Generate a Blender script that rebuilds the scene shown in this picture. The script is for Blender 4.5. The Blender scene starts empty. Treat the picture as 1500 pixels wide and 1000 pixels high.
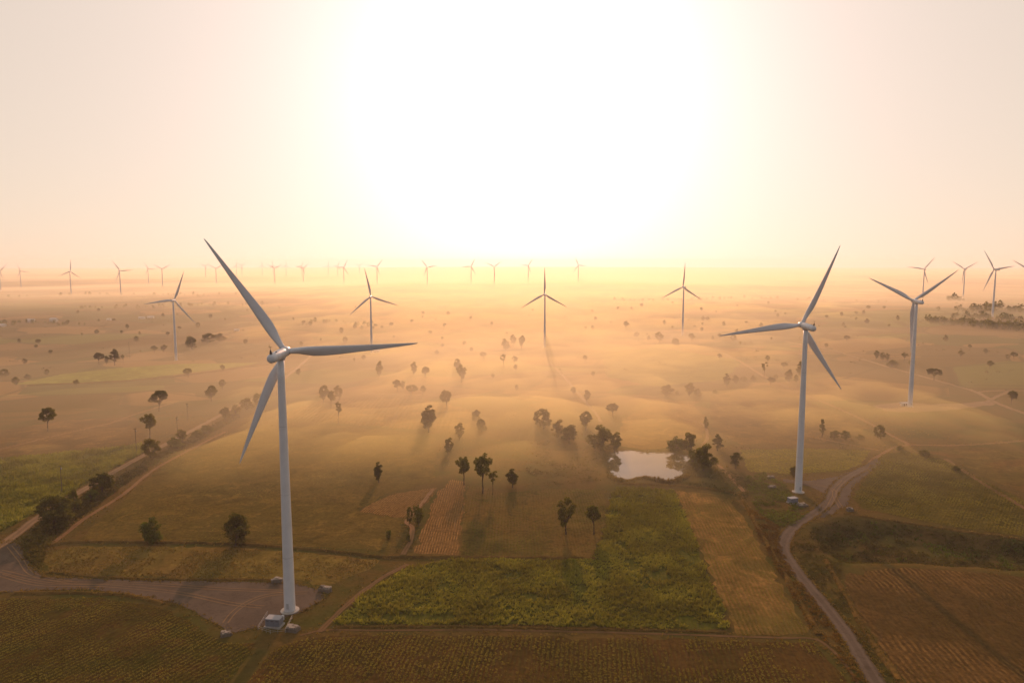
import bpy, bmesh, math, random
import numpy as np
from mathutils import Vector, Matrix

rad = math.radians
scene = bpy.context.scene
COL = scene.collection

# ------------------------------------------------------------------ camera
CAM_H, FPX, HORIZON = 132.0, 1030.0, 384.0          # metres, focal length and horizon row in 1500x1000 photo pixels
PITCH = math.atan((500 - HORIZON) / FPX)
cd = bpy.data.cameras.new('camera')
cam = bpy.data.objects.new('camera', cd); COL.objects.link(cam)
cam.location = (0, 0, CAM_H); cam.rotation_euler = (rad(90) - PITCH, 0, 0)
cd.sensor_width = 36; cd.lens = 36 * FPX / 1500; cd.clip_start = 1; cd.clip_end = 60000
scene.camera = cam

# ------------------------------------------------------------------ sky and sun
SUN_AZ, SUN_EL = rad(1.1), rad(13.0)                 # azimuth to the right of +Y
SUN_DIR = Vector((math.sin(SUN_AZ) * math.cos(SUN_EL), math.cos(SUN_AZ) * math.cos(SUN_EL), math.sin(SUN_EL)))
world = bpy.data.worlds.new('World'); scene.world = world; world.use_nodes = True
wn, wl = world.node_tree.nodes, world.node_tree.links
wn.clear()
wout = wn.new('ShaderNodeOutputWorld'); wbg = wn.new('ShaderNodeBackground')
sky = wn.new('ShaderNodeTexSky'); sky.sky_type = 'NISHITA'; sky.sun_disc = False
sky.sun_elevation = SUN_EL; sky.sun_rotation = SUN_AZ
sky.altitude = 100; sky.air_density = 1.0; sky.dust_density = 0.6; sky.ozone_density = 1.0
# warm morning white balance of the whole sky plus the bright aureole that dusty air puts round the sun
wb = wn.new('ShaderNodeMix'); wb.data_type = 'RGBA'; wb.blend_type = 'MULTIPLY'; wb.inputs[0].default_value = 1.0
gam = wn.new('ShaderNodeGamma'); gam.inputs[1].default_value = 0.15   # thick dust evens out brightness and colour of the clear sky
wl.new(sky.outputs[0], gam.inputs[0]); wl.new(gam.outputs[0], wb.inputs[6])
tc = wn.new('ShaderNodeTexCoord')
dot = wn.new('ShaderNodeVectorMath'); dot.operation = 'DOT_PRODUCT'; dot.inputs[1].default_value = SUN_DIR
wl.new(tc.outputs['Generated'], dot.inputs[0])
ang = wn.new('ShaderNodeMath'); ang.operation = 'ARCCOSINE'; wl.new(dot.outputs['Value'], ang.inputs[0])
# warm towards the sun, cooler in the half of the sky behind the viewer
side = wn.new('ShaderNodeMapRange'); side.interpolation_type = 'SMOOTHSTEP'
side.inputs[1].default_value = rad(45); side.inputs[2].default_value = rad(135)
wl.new(ang.outputs[0], side.inputs[0])
tint = wn.new('ShaderNodeMix'); tint.data_type = 'RGBA'
tint.inputs[6].default_value = (3.75, 3.02, 2.48, 1); tint.inputs[7].default_value = (1.75, 1.72, 1.8, 1)
wl.new(side.outputs[0], tint.inputs[0]); wl.new(tint.outputs[2], wb.inputs[7])
glow = wn.new('ShaderNodeMapRange'); glow.interpolation_type = 'SMOOTHERSTEP'
glow.inputs[1].default_value = rad(54); glow.inputs[2].default_value = rad(0)
wl.new(ang.outputs[0], glow.inputs[0])
gp = wn.new('ShaderNodeMath'); gp.operation = 'POWER'; gp.inputs[1].default_value = 1.3
wl.new(glow.outputs[0], gp.inputs[0])
gs = wn.new('ShaderNodeMath'); gs.operation = 'MULTIPLY'; gs.inputs[1].default_value = 0.6   # aureole radiance
wl.new(gp.outputs[0], gs.inputs[0])
cdiv = wn.new('ShaderNodeMath'); cdiv.operation = 'DIVIDE'; cdiv.inputs[1].default_value = -rad(8.0); wl.new(ang.outputs[0], cdiv.inputs[0])   # brightest close round the sun
cpow = wn.new('ShaderNodeMath'); cpow.operation = 'EXPONENT'; wl.new(cdiv.outputs[0], cpow.inputs[0])
cc = wn.new('ShaderNodeMix'); cc.data_type = 'RGBA'; cc.blend_type = 'MULTIPLY'; cc.inputs[0].default_value = 1.0
cc.inputs[6].default_value = (11.0, 9.2, 10.0, 1); wl.new(cpow.outputs[0], cc.inputs[7])
gc = wn.new('ShaderNodeMix'); gc.data_type = 'RGBA'; gc.blend_type = 'MULTIPLY'; gc.inputs[0].default_value = 1.0
gc.inputs[6].default_value = (1.0, 0.83, 0.82, 1)
wl.new(gs.outputs[0], gc.inputs[7])
add = wn.new('ShaderNodeMix'); add.data_type = 'RGBA'; add.blend_type = 'ADD'; add.inputs[0].default_value = 1.0
wl.new(wb.outputs[2], add.inputs[6]); wl.new(gc.outputs[2], add.inputs[7])
add2 = wn.new('ShaderNodeMix'); add2.data_type = 'RGBA'; add2.blend_type = 'ADD'; add2.inputs[0].default_value = 1.0
wl.new(add.outputs[2], add2.inputs[6]); wl.new(cc.outputs[2], add2.inputs[7])
wl.new(add2.outputs[2], wbg.inputs[0]); wbg.inputs[1].default_value = 0.15
wl.new(wbg.outputs[0], wout.inputs[0])

sd = bpy.data.lights.new('sun', 'SUN'); sd.energy = 3.9; sd.angle = rad(0.53); sd.color = (1.0, 0.53, 0.33)
sun = bpy.data.objects.new('sun', sd); COL.objects.link(sun)
sun.location = SUN_DIR * 9000
sun.rotation_euler = SUN_DIR.to_track_quat('Z', 'Y').to_euler()

vs = scene.view_settings
vs.view_transform = 'Standard'; vs.look = 'None'; vs.gamma = 1.0; vs.use_curve_mapping = False; vs.exposure = 0.2
cy = scene.cycles
cy.use_denoising = True
cy.max_bounces = 6; cy.diffuse_bounces = 2; cy.glossy_bounces = 2; cy.transmission_bounces = 3
cy.volume_bounces = 1; cy.transparent_max_bounces = 8
cy.caustics_reflective = False; cy.caustics_refractive = False

# ------------------------------------------------------------------ helpers: noise, terrain, pixel to ground
RNG = np.random.default_rng(7)
_perm = np.random.default_rng(3).random((256, 256))
def vnoise(x, y):
    x = np.asarray(x, float); y = np.asarray(y, float)
    xi = np.floor(x).astype(int); yi = np.floor(y).astype(int)
    fx, fy = x - xi, y - yi
    fx = fx * fx * fx * (fx * (fx * 6 - 15) + 10); fy = fy * fy * fy * (fy * (fy * 6 - 15) + 10)
    g = lambda a, b: _perm[a & 255, b & 255]
    return (g(xi, yi) * (1 - fx) + g(xi + 1, yi) * fx) * (1 - fy) + (g(xi, yi + 1) * (1 - fx) + g(xi + 1, yi + 1) * fx) * fy
def fbm(x, y, n=4):
    s, a, t = 0, 0.5, 0
    for i in range(n):
        s = s + a * vnoise(np.asarray(x) * 2 ** i + 17.3 * i, np.asarray(y) * 2 ** i + 9.1 * i); t += a; a *= 0.5
    return s / t
def sstep(e0, e1, x):
    t = np.clip((np.asarray(x, float) - e0) / (e1 - e0), 0, 1); return t * t * (3 - 2 * t)

# measured ground heights (at turbine feet), smoothly joined
CTRL = np.array([(-85, 256, 0.6), (0, 200, 0), (170, 406, -5.5), (375, 652, -2.2), (-554, 1150, -31), (-248, 1235, -25), (61, 1312, -29),
    (353, 1449, -18), (1299, 2226, 11), (1543, 2407, 8), (1005, 1475, 18), (-1819, 2905, -6), (-1567, 2820, 0), (-2745, 3943, -18),
    (-1857, 3746, -4), (-1368, 4069, -5), (-921, 3870, 5), (-417, 3480, 9), (-88, 3515, 12), (357, 3800, 17), (0, 450, -5),
    (-200, 450, -5), (100, 800, -14), (-300, 800, -16), (0, 0, 0), (-600, 300, 0), (600, 300, 2), (-3000, 1500, -10), (3000, 1500, 15)], float)
_L = 520.0
def _k(a, b): return np.exp(-((a[:, None, 0] - b[None, :, 0]) ** 2 + (a[:, None, 1] - b[None, :, 1]) ** 2) / (2 * _L * _L))
_W = np.linalg.solve(_k(CTRL, CTRL) + 0.02 * np.eye(len(CTRL)), CTRL[:, 2])
def height0(x, y):
    x = np.asarray(x, float); y = np.asarray(y, float)
    p = np.stack([x.ravel(), y.ravel()], 1)
    z = (_k(p, CTRL) @ _W).reshape(x.shape)
    r = np.hypot(x, y)
    return z + 10 * (fbm(x / 900 + 5, y / 900, 3) - 0.5) * sstep(1600, 3000, r)
def poly_sd(poly, x, y):
    """signed distance to a polygon, negative inside"""
    x = np.asarray(x, float); y = np.asarray(y, float)
    d = np.full(x.shape, 1e18); ins = np.zeros(x.shape, bool)
    n = len(poly)
    for i in range(n):
        ax, ay = poly[i]; bx, by = poly[(i + 1) % n]
        ex, ey = bx - ax, by - ay; wx, wy = x - ax, y - ay
        t = np.clip((wx * ex + wy * ey) / (ex * ex + ey * ey + 1e-12), 0, 1)
        d = np.minimum(d, (wx - ex * t) ** 2 + (wy - ey * t) ** 2)
        c = ((ay <= y) & (by > y)) | ((by <= y) & (ay > y))
        if ey != 0: ins ^= c & (x < ax + (y - ay) / ey * ex)
    return np.where(ins, -1, 1) * np.sqrt(d)
def ray(px, py):
    u, v = (px - 750) / FPX, (py - 500) / FPX
    return np.array([u, math.cos(PITCH) - v * math.sin(PITCH), -math.sin(PITCH) - v * math.cos(PITCH)])
def hit(px, py, hf):
    d = ray(px, py); d = d / d[1]
    t0, t = 100.0, 100.0
    while t < 9000:
        if CAM_H + d[2] * t < float(hf(np.array([d[0] * t]), np.array([t]))[0]): break
        t0 = t; t *= 1.03
    lo, hi = t0, t
    for _ in range(22):
        m = 0.5 * (lo + hi)
        if CAM_H + d[2] * m < float(hf(np.array([d[0] * m]), np.array([m]))[0]): hi = m
        else: lo = m
    return (d[0] * hi, hi)
P0 = lambda pts: [hit(a, b, height0) for a, b in pts]

POND = P0([(892, 668), (904, 662), (922, 660), (945, 663), (975, 662), (1006, 666), (1014, 674), (1005, 684), (1000, 695), (978, 704), (958, 700), (938, 697), (915, 702), (900, 696), (894, 684)])
PIT = P0([(1190, 772), (1240, 758), (1300, 764), (1400, 780), (1560, 800), (1560, 838), (1420, 828), (1310, 822), (1240, 822), (1205, 805)])
POND_Z = float(np.mean([height0(np.array([a]), np.array([b]))[0] for a, b in POND])) - 1.1
def height(x, y):
    z = height0(x, y)
    z = z - 5.0 * sstep(1.5, -6.0, poly_sd(PIT, x, y))
    s = poly_sd(POND, x, y)
    return np.where(s < 6, z + (np.minimum(z, POND_Z - 1.2) - z) * sstep(4.5, -2.5, s), z)

def graded(core0, core1, step, lo, hi, g=1.16):
    c = list(np.arange(core0, core1 + 1e-6, step)); s = step; a = c[-1]
    while a < hi: s *= g; a += s; c.append(a)
    s = step; a = c[0]; h = []
    while a > lo: s *= g; a -= s; h.append(a)
    return np.array(h[::-1] + c)
GX = graded(-420, 420, 4, -14000, 14000, 1.13)
GY = graded(176, 700, 4, -2500, 15000, 1.07)
_gxx, _gyy = np.meshgrid(GX, GY)
GZ = height(_gxx, _gyy)
def zg(x, y):
    """height of the ground mesh itself"""
    x = np.asarray(x, float); y = np.asarray(y, float)
    i = np.clip(np.searchsorted(GX, x) - 1, 0, len(GX) - 2); j = np.clip(np.searchsorted(GY, y) - 1, 0, len(GY) - 2)
    u = (x - GX[i]) / (GX[i + 1] - GX[i]); v = (y - GY[j]) / (GY[j + 1] - GY[j])
    return (GZ[j, i] * (1 - u) + GZ[j, i + 1] * u) * (1 - v) + (GZ[j + 1, i] * (1 - u) + GZ[j + 1, i + 1] * u) * v
def zg1(x, y): return float(zg(np.array([x]), np.array([y]))[0])
def G(px, py):
    x, y = hit(px, py, zg); return (x, y, zg1(x, y))
PG = lambda pts: [hit(a, b, zg) for a, b in pts]
def mpp(x, y):          # photo pixels per metre at a ground point
    return FPX / (y * math.cos(PITCH) + (CAM_H - zg1(x, y)) * math.sin(PITCH))

# ------------------------------------------------------------------ helpers: meshes and objects
def mesh_from(name, V, F, smooth=False):
    m = bpy.data.meshes.new(name)
    m.from_pydata([tuple(v) for v in V], [], [tuple(f) for f in F]); m.update()
    if smooth: m.polygons.foreach_set('use_smooth', [True] * len(m.polygons))
    return m
def mesh_np(name, V, F, smooth=False, attr=None):
    """V (n,3) and F (m,k) arrays -> mesh, fast"""
    m = bpy.data.meshes.new(name)
    V = np.asarray(V, np.float32); F = np.asarray(F, np.int32); k = F.shape[1]
    m.vertices.add(len(V)); m.vertices.foreach_set('co', V.ravel())
    m.loops.add(F.size); m.loops.foreach_set('vertex_index', F.ravel())
    m.polygons.add(len(F)); m.polygons.foreach_set('loop_start', np.arange(0, F.size, k, dtype=np.int32))
    m.polygons.foreach_set('loop_total', np.full(len(F), k, np.int32))
    if attr is not None:
        a = m.attributes.new('tone', 'FLOAT', 'POINT'); a.data.foreach_set('value', np.asarray(attr, np.float32))
    m.update(calc_edges=True); m.validate()
    if smooth: m.polygons.foreach_set('use_smooth', np.ones(len(F), bool))
    return m
def obj(name, mesh, mat=None, parent=None, loc=None, rot=None, scale=None):
    o = bpy.data.objects.new(name, mesh); COL.objects.link(o)
    if mat is not None and mesh is not None and len(mesh.materials) == 0: mesh.materials.append(mat)
    if parent is not None: o.parent = parent
    if loc is not None: o.location = loc
    if rot is not None: o.rotation_euler = rot
    if scale is not None: o.scale = scale
    return o
def tag(o, label=None, cat=None, group=None, kind=None):
    if label: o['label'] = label
    if cat: o['category'] = cat
    if group: o['group'] = group
    if kind: o['kind'] = kind
    return o
def empty(name, loc=(0, 0, 0), rz=0):
    o = bpy.data.objects.new(name, None); COL.objects.link(o); o.location = loc; o.rotation_euler = (0, 0, rz)
    o.empty_display_size = 0.5
    return o
def copy_tree(o, parent=None):
    c = o.copy(); COL.objects.link(c); c.parent = parent
    for ch in o.children: copy_tree(ch, c)
    return c
class MB:
    """collects boxes, tubes and lathes into one mesh"""
    def __init__(s): s.V, s.F = [], []
    def add(s, V, F):
        n = len(s.V); s.V += [tuple(v) for v in V]; s.F += [tuple(i + n for i in f) for f in F]; return s
    def box(s, c, d, rz=0, taper=1.0, skew=(0, 0)):
        cx, cy_, cz = c; hx, hy, hz = d[0] / 2, d[1] / 2, d[2] / 2
        ca, sa = math.cos(rz), math.sin(rz); V = []
        for k, t in ((-1, 1), (1, taper)):
            for a, b in ((-1, -1), (1, -1), (1, 1), (-1, 1)):
                x, y = a * hx * t + (skew[0] if k > 0 else 0), b * hy * t + (skew[1] if k > 0 else 0)
                V.append((cx + x * ca - y * sa, cy_ + x * sa + y * ca, cz + k * hz))
        return s.add(V, [(3, 2, 1, 0), (4, 5, 6, 7), (0, 1, 5, 4), (1, 2, 6, 5), (2, 3, 7, 6), (3, 0, 4, 7)])
    def tube(s, p, q, r0, r1=None, n=8):
        p, q = Vector(p), Vector(q); r1 = r0 if r1 is None else r1
        z = (q - p).normalized(); x = z.orthogonal().normalized(); y = z.cross(x); V = []
        for c, r in ((p, r0), (q, r1)):
            for i in range(n):
                a = 2 * math.pi * i / n; V.append(c + x * (r * math.cos(a)) + y * (r * math.sin(a)))
        F = [(i, (i + 1) % n, n + (i + 1) % n, n + i) for i in range(n)] + [tuple(range(n))[::-1], tuple(range(n, 2 * n))]
        return s.add(V, F)
    def lathe(s, prof, n=24, axis='Z', c=(0, 0, 0)):
        V, F = [], []
        for r, h in prof:
            for i in range(n):
                a = 2 * math.pi * i / n; x, y = r * math.cos(a), r * math.sin(a)
                V.append((c[0] + x, c[1] + y, c[2] + h) if axis == 'Z' else (c[0] + x, c[1] + h, c[2] - y if False else c[2] + y))
        for k in range(len(prof) - 1):
            for i in range(n):
                f = (k * n + i, k * n + (i + 1) % n, (k + 1) * n + (i + 1) % n, (k + 1) * n + i)
                F.append(f if axis == 'Z' else f[::-1])
        a, b = tuple(range(n))[::-1], tuple(range((len(prof) - 1) * n, len(prof) * n))
        F += [a, b] if axis == 'Z' else [a[::-1], b[::-1]]
        return s.add(V, F)
    def build(s, name, mat, parent=None, smooth=False, **k):
        return obj(name, mesh_from(name, s.V, s.F, smooth), mat, parent, **k)

# ------------------------------------------------------------------ helpers: materials
def new_mat(name):
    m = bpy.data.materials.new(name); m.use_nodes = True
    n, l = m.node_tree.nodes, m.node_tree.links; n.clear()
    return m, n, l
def N(n, t, **k):
    o = n.new(t)
    for a, v in k.items(): setattr(o, a, v)
    return o
def mixc(n, l, fac, a, b, mode='MIX'):
    m = n.new('ShaderNodeMix'); m.data_type = 'RGBA'; m.blend_type = mode
    for i, v in ((0, fac), (6, a), (7, b)):
        if hasattr(v, 'is_linked') or hasattr(v, 'links'): l.new(v, m.inputs[i])
        elif i == 0: m.inputs[0].default_value = v
        else: m.inputs[i].default_value = (*v, 1) if len(v) == 3 else v
    return m.outputs[2]
def maprange(n, l, v, a, b, c=0.0, d=1.0, smooth=True):
    m = n.new('ShaderNodeMapRange'); m.interpolation_type = 'SMOOTHSTEP' if smooth else 'LINEAR'
    l.new(v, m.inputs[0])
    for i, x in ((1, a), (2, b), (3, c), (4, d)): m.inputs[i].default_value = x
    return m.outputs[0]
def noise(n, l, vec, scale, detail=4, rough=0.55, dist=0.0):
    t = n.new('ShaderNodeTexNoise'); t.inputs['Scale'].default_value = scale; t.inputs['Detail'].default_value = detail
    t.inputs['Roughness'].default_value = rough; t.inputs['Distortion'].default_value = dist
    if vec is not None: l.new(vec, t.inputs['Vector'])
    return t.outputs['Fac']
def finish(n, l, col, rough=0.9, bump=None, bs=0.3, bd=0.3, spec=0.2):
    b = n.new('ShaderNodeBsdfPrincipled'); o = n.new('ShaderNodeOutputMaterial')
    if hasattr(col, 'links'): l.new(col, b.inputs['Base Color'])
    else: b.inputs['Base Color'].default_value = (*col, 1)
    b.inputs['Roughness'].default_value = rough; b.inputs['Specular IOR Level'].default_value = spec
    if bump is not None:
        u = n.new('ShaderNodeBump'); u.inputs['Strength'].default_value = bs; u.inputs['Distance'].default_value = bd
        l.new(bump, u.inputs['Height']); l.new(u.outputs[0], b.inputs['Normal'])
    l.new(b.outputs[0], o.inputs[0])
    return b
def paint(name, col, dirt=0.12, scale=0.6, rough=0.45, spec=0.4):
    m, n, l = new_mat(name); t = N(n, 'ShaderNodeTexCoord')
    f = noise(n, l, t.outputs['Object'], scale, 5)
    c = mixc(n, l, maprange(n, l, f, 0.35, 0.75, 0, dirt * 3), col, tuple(x * 0.72 for x in col))
    finish(n, l, c, rough, spec=spec); return m
def earth(c): return (c[0] * 1.05, c[1] * 0.97, c[2] * 0.6)      # iron-rich local soil and dry-season foliage
def leafmat(name, dark, light, trans=0.35):
    """foliage: two-sided leaves that let some of the low sun through; tone per leaf from the mesh attribute"""
    dark, light = (dark[0], dark[1], dark[2] * 0.6), (light[0], light[1] * 1.06, light[2] * 0.6)
    m, n, l = new_mat(name)
    a = N(n, 'ShaderNodeAttribute', attribute_name='tone'); oi = N(n, 'ShaderNodeObjectInfo')
    c = mixc(n, l, a.outputs['Fac'], dark, light)
    c = mixc(n, l, maprange(n, l, oi.outputs['Random'], 0, 1, 0.0, 0.35, False), c, (light[0] * 1.25, light[1] * 0.9, light[2] * 0.8))
    d = N(n, 'ShaderNodeBsdfDiffuse'); tr = N(n, 'ShaderNodeBsdfTranslucent'); mx = N(n, 'ShaderNodeMixShader')
    mx.inputs[0].default_value = trans
    l.new(c, d.inputs[0]); l.new(c, tr.inputs[0]); l.new(d.outputs[0], mx.inputs[1]); l.new(tr.outputs[0], mx.inputs[2])
    o = N(n, 'ShaderNodeOutputMaterial'); l.new(mx.outputs[0], o.inputs[0]); return m

# ------------------------------------------------------------------ ground
def ground_mat():
    m, n, l = new_mat('dry farmland'); t = N(n, 'ShaderNodeTexCoord'); v = t.outputs['Object']
    big = noise(n, l, v, 0.006, 4); mid = noise(n, l, v, 0.035, 5, 0.6); fine = noise(n, l, v, 0.5, 5, 0.7)
    # patchwork of far fields
    mp = N(n, 'ShaderNodeMapping'); mp.inputs['Rotation'].default_value = (0, 0, rad(24)); mp.inputs['Scale'].default_value = (0.006, 0.008, 0.0036)
    l.new(v, mp.inputs[0])
    vo = N(n, 'ShaderNodeTexVoronoi'); vo.distance = 'MANHATTAN'; vo.inputs['Scale'].default_value = 1.0; vo.inputs['Randomness'].default_value = 0.8
    l.new(mp.outputs[0], vo.inputs['Vector'])
    sep = N(n, 'ShaderNodeSeparateColor'); l.new(vo.outputs['Color'], sep.inputs[0])
    ramp = N(n, 'ShaderNodeValToRGB'); l.new(sep.outputs[0], ramp.inputs[0])
    e = ramp.color_ramp; e.interpolation = 'CONSTANT'
    e.elements[0].color = (0.085, 0.055, 0.015, 1); e.elements[1].position = 0.22; e.elements[1].color = (0.045, 0.062, 0.011, 1)
    for p_, c_ in ((0.42, (0.23, 0.125, 0.04, 1)), (0.58, (0.10, 0.115, 0.02, 1)), (0.72, (0.075, 0.06, 0.015, 1)), (0.86, (0.179, 0.097, 0.0300, 1))):
        x = e.elements.new(p_); x.color = c_
    ve = N(n, 'ShaderNodeTexVoronoi'); ve.feature = 'DISTANCE_TO_EDGE'; ve.inputs['Scale'].default_value = 1.0; ve.inputs['Randomness'].default_value = 0.8; l.new(mp.outputs[0], ve.inputs['Vector'])
    near = mixc(n, l, maprange(n, l, mid, 0.38, 0.62), (0.121, 0.073, 0.0204), (0.076, 0.068, 0.0144))
    near = mixc(n, l, maprange(n, l, big, 0.45, 0.6, 0, 0.6), near, (0.152, 0.082, 0.0252))
    sp = N(n, 'ShaderNodeSeparateXYZ'); l.new(v, sp.inputs[0])
    far = maprange(n, l, sp.outputs[1], 560, 820)
    c = mixc(n, l, far, near, mixc(n, l, maprange(n, l, ve.outputs['Distance'], 0.035, 0.0, 0, 0.75), mixc(n, l, 0.15, ramp.outputs[0], near), (0.035, 0.032, 0.01)))
    c = mixc(n, l, maprange(n, l, fine, 0.3, 0.75, 0, 0.5), c, (0.047, 0.037, 0.0084))
    finish(n, l, c, 0.95, fine, 0.6, 0.6, 0.0); return m
_nx, _ny = len(GX), len(GY)
_idx = np.arange(_nx * _ny).reshape(_ny, _nx)
gF = np.stack([_idx[:-1, :-1], _idx[:-1, 1:], _idx[1:, 1:], _idx[1:, :-1]], -1).reshape(-1, 4)
gV = np.stack([_gxx, _gyy, GZ], -1).reshape(-1, 3)
ground = tag(obj('ground', mesh_np('ground', gV, gF, True), ground_mat()), kind='structure')

# ------------------------------------------------------------------ draped sheets: fields, tracks, roads
def clip_half(poly, ax, val, keep_less):
    out = []; n = len(poly)
    for i in range(n):
        p, q = poly[i], poly[(i + 1) % n]
        a = (p[ax] <= val) if keep_less else (p[ax] >= val); b = (q[ax] <= val) if keep_less else (q[ax] >= val)
        if a: out.append(p)
        if a != b:
            t = (val - p[ax]) / (q[ax] - p[ax]); out.append((p[0] + (q[0] - p[0]) * t, p[1] + (q[1] - p[1]) * t))
    return out
def area2(p): return sum(p[i][0] * p[(i + 1) % len(p)][1] - p[(i + 1) % len(p)][0] * p[i][1] for i in range(len(p)))
def ragged(poly, amp=0.7, step=4.0, seed=0):
    """break the straight edges of a plot into slightly uneven ones"""
    r = np.random.default_rng(seed); out = []; n = len(poly)
    for i in range(n):
        a, b = np.array(poly[i]), np.array(poly[(i + 1) % n]); L = np.hypot(*(b - a)); k = max(1, int(L / step))
        nrm = np.array([-(b - a)[1], (b - a)[0]]) / (L + 1e-9)
        for j in range(k):
            p = a + (b - a) * j / k
            out.append(tuple(p + nrm * (r.normal(0, amp) if j else 0)))
    return out
def sheet(name, poly, mat, off):
    """a thin sheet that follows the ground mesh cell by cell"""
    if area2(poly) < 0: poly = poly[::-1]
    V, F = [], []
    xs = [p[0] for p in poly]; i0 = max(0, np.searchsorted(GX, min(xs)) - 1); i1 = min(len(GX) - 1, np.searchsorted(GX, max(xs)))
    for i in range(i0, i1):
        st = clip_half(clip_half(poly, 0, GX[i], False), 0, GX[i + 1], True)
        if len(st) < 3: continue
        ys = [p[1] for p in st]; j0 = max(0, np.searchsorted(GY, min(ys)) - 1); j1 = min(len(GY) - 1, np.searchsorted(GY, max(ys)))
        for j in range(j0, j1):
            c = clip_half(clip_half(st, 1, GY[j], False), 1, GY[j + 1], True)
            c = [p for k, p in enumerate(c) if math.hypot(p[0] - c[k - 1][0], p[1] - c[k - 1][1]) > 1e-4]
            if len(c) < 3 or abs(area2(c)) < 0.02: continue
            n = len(V); V += c; F.append(tuple(range(n, n + len(c))))
    A = np.array(V); Z = zg(A[:, 0], A[:, 1]) + off
    me = mesh_from(name, np.column_stack([A, Z]), F, True)
    return tag(obj(name, me, mat), kind='structure')
def smooth_line(pts, step=2.0):
    P = [np.array(p, float) for p in pts]; P = [2 * P[0] - P[1]] + P + [2 * P[-1] - P[-2]]; out = []
    for i in range(1, len(P) - 2):
        L = np.linalg.norm(P[i + 1] - P[i]); k = max(2, int(L / step))
        for j in range(k):
            t = j / k; a, b, c, d = P[i - 1:i + 3]
            out.append(0.5 * ((2 * b) + (-a + c) * t + (2 * a - 5 * b + 4 * c - d) * t * t + (-a + 3 * b - 3 * c + d) * t ** 3))
    out.append(P[-2]); return np.array(out)
def strip(name, pxs, width, mat, off, wvar=0.12, crown=0.0, cols=9, px=True, seed=1, step=2.0):
    """road, track or bund along a line; crown raises its middle"""
    line = smooth_line(PG(pxs) if px else pxs, step)
    d = np.gradient(line, axis=0); d /= np.linalg.norm(d, axis=1)[:, None] + 1e-9; nr = np.column_stack([-d[:, 1], d[:, 0]])
    s = np.arange(len(line)); V = []
    wl_ = width * (0.5 + wvar * (fbm(s * 0.21 + seed, s * 0 + 3.3, 3) - 0.5) * 2); wr_ = width * (0.5 + wvar * (fbm(s * 0.21 + 50 + seed, s * 0 + 8.3, 3) - 0.5) * 2)
    rows = []
    for c in range(cols):
        u = c / (cols - 1) * 2 - 1
        p = line + nr * (np.where(u < 0, wl_, wr_) * u)[:, None]
        h = crown * (1 - u * u) * (0.7 + 0.6 * fbm(s * 0.35 + seed * 3, s * 0 + 1.7, 2))
        rows.append(np.column_stack([p, zg(p[:, 0], p[:, 1]) + off + h]))
    A = np.stack(rows, 1); n, k = A.shape[:2]; I = np.arange(n * k).reshape(n, k)
    F = np.stack([I[:-1, :-1], I[:-1, 1:], I[1:, 1:], I[1:, :-1]], -1).reshape(-1, 4)
    me = mesh_np(name, A.reshape(-1, 3), F[:, ::-1], True, np.tile(np.linspace(0.001, 1, cols), n))
    return tag(obj(name, me, mat), kind='structure'), line

def field_mat(name, soil, crop, ang, space, rowc=0.6, patch=0.35, patchcol=None, wob=0.25):
    """soil with crop rows running at angle ang (radians from +X), uneven patches and clods"""
    soil, crop = earth(soil), earth(crop); patchcol = earth(patchcol) if patchcol else None
    m, n, l = new_mat(name); t = N(n, 'ShaderNodeTexCoord'); v = t.outputs['Object']
    mp = N(n, 'ShaderNodeMapping'); mp.inputs['Rotation'].default_value = (0, 0, -ang); l.new(v, mp.inputs[0])
    sp = N(n, 'ShaderNodeSeparateXYZ'); l.new(mp.outputs[0], sp.inputs[0])
    w = noise(n, l, v, 0.09, 3)
    a = N(n, 'ShaderNodeMath', operation='MULTIPLY_ADD'); l.new(w, a.inputs[0]); a.inputs[1].default_value = wob * space * 4; l.new(sp.outputs[1], a.inputs[2])
    b = N(n, 'ShaderNodeMath', operation='MULTIPLY'); l.new(a.outputs[0], b.inputs[0]); b.inputs[1].default_value = 2 * math.pi / space
    s = N(n, 'ShaderNodeMath', operation='SINE'); l.new(b.outputs[0], s.inputs[0])
    row = maprange(n, l, s.outputs[0], -0.7, 0.8)
    st = N(n, 'ShaderNodeMapping'); st.inputs['Rotation'].default_value = (0, 0, -ang); st.inputs['Scale'].default_value = (0.02, 0.22, 0.1); l.new(v, st.inputs[0])
    streak = noise(n, l, st.outputs[0], 1.0, 4, 0.6)
    fine = noise(n, l, v, 0.55, 6, 0.75); big = noise(n, l, v, 0.018, 4, 0.6)
    f = N(n, 'ShaderNodeMath', operation='MULTIPLY'); l.new(row, f.inputs[0]); f.inputs[1].default_value = rowc
    c = mixc(n, l, f.outputs[0], soil, crop)
    c = mixc(n, l, maprange(n, l, streak, 0.40, 0.60, 0, 0.7), c, tuple(0.6 * x + 0.4 * y for x, y in zip(soil, crop)))
    pc = patchcol or tuple(0.5 * x for x in crop)
    c = mixc(n, l, maprange(n, l, big, 0.44, 0.60, 0, min(1, patch * 1.6)), c, pc)
    med = noise(n, l, v, 0.075, 5, 0.65, 0.8)
    c = mixc(n, l, maprange(n, l, med, 0.50, 0.64, 0, 0.65), c, tuple(1.45 * x for x in soil))
    c = mixc(n, l, maprange(n, l, med, 0.46, 0.34, 0, 0.6), c, tuple(0.5 * x for x in crop))
    c = mixc(n, l, maprange(n, l, fine, 0.40, 0.70, 0, 0.75), c, tuple(0.45 * x for x in soil))
    h = N(n, 'ShaderNodeMath', operation='MULTIPLY_ADD'); l.new(row, h.inputs[0]); h.inputs[1].default_value = 1.2 * rowc; l.new(fine, h.inputs[2])
    finish(n, l, c, 0.95, h.outputs[0], 0.7, 0.35, 0.0); return m
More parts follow.
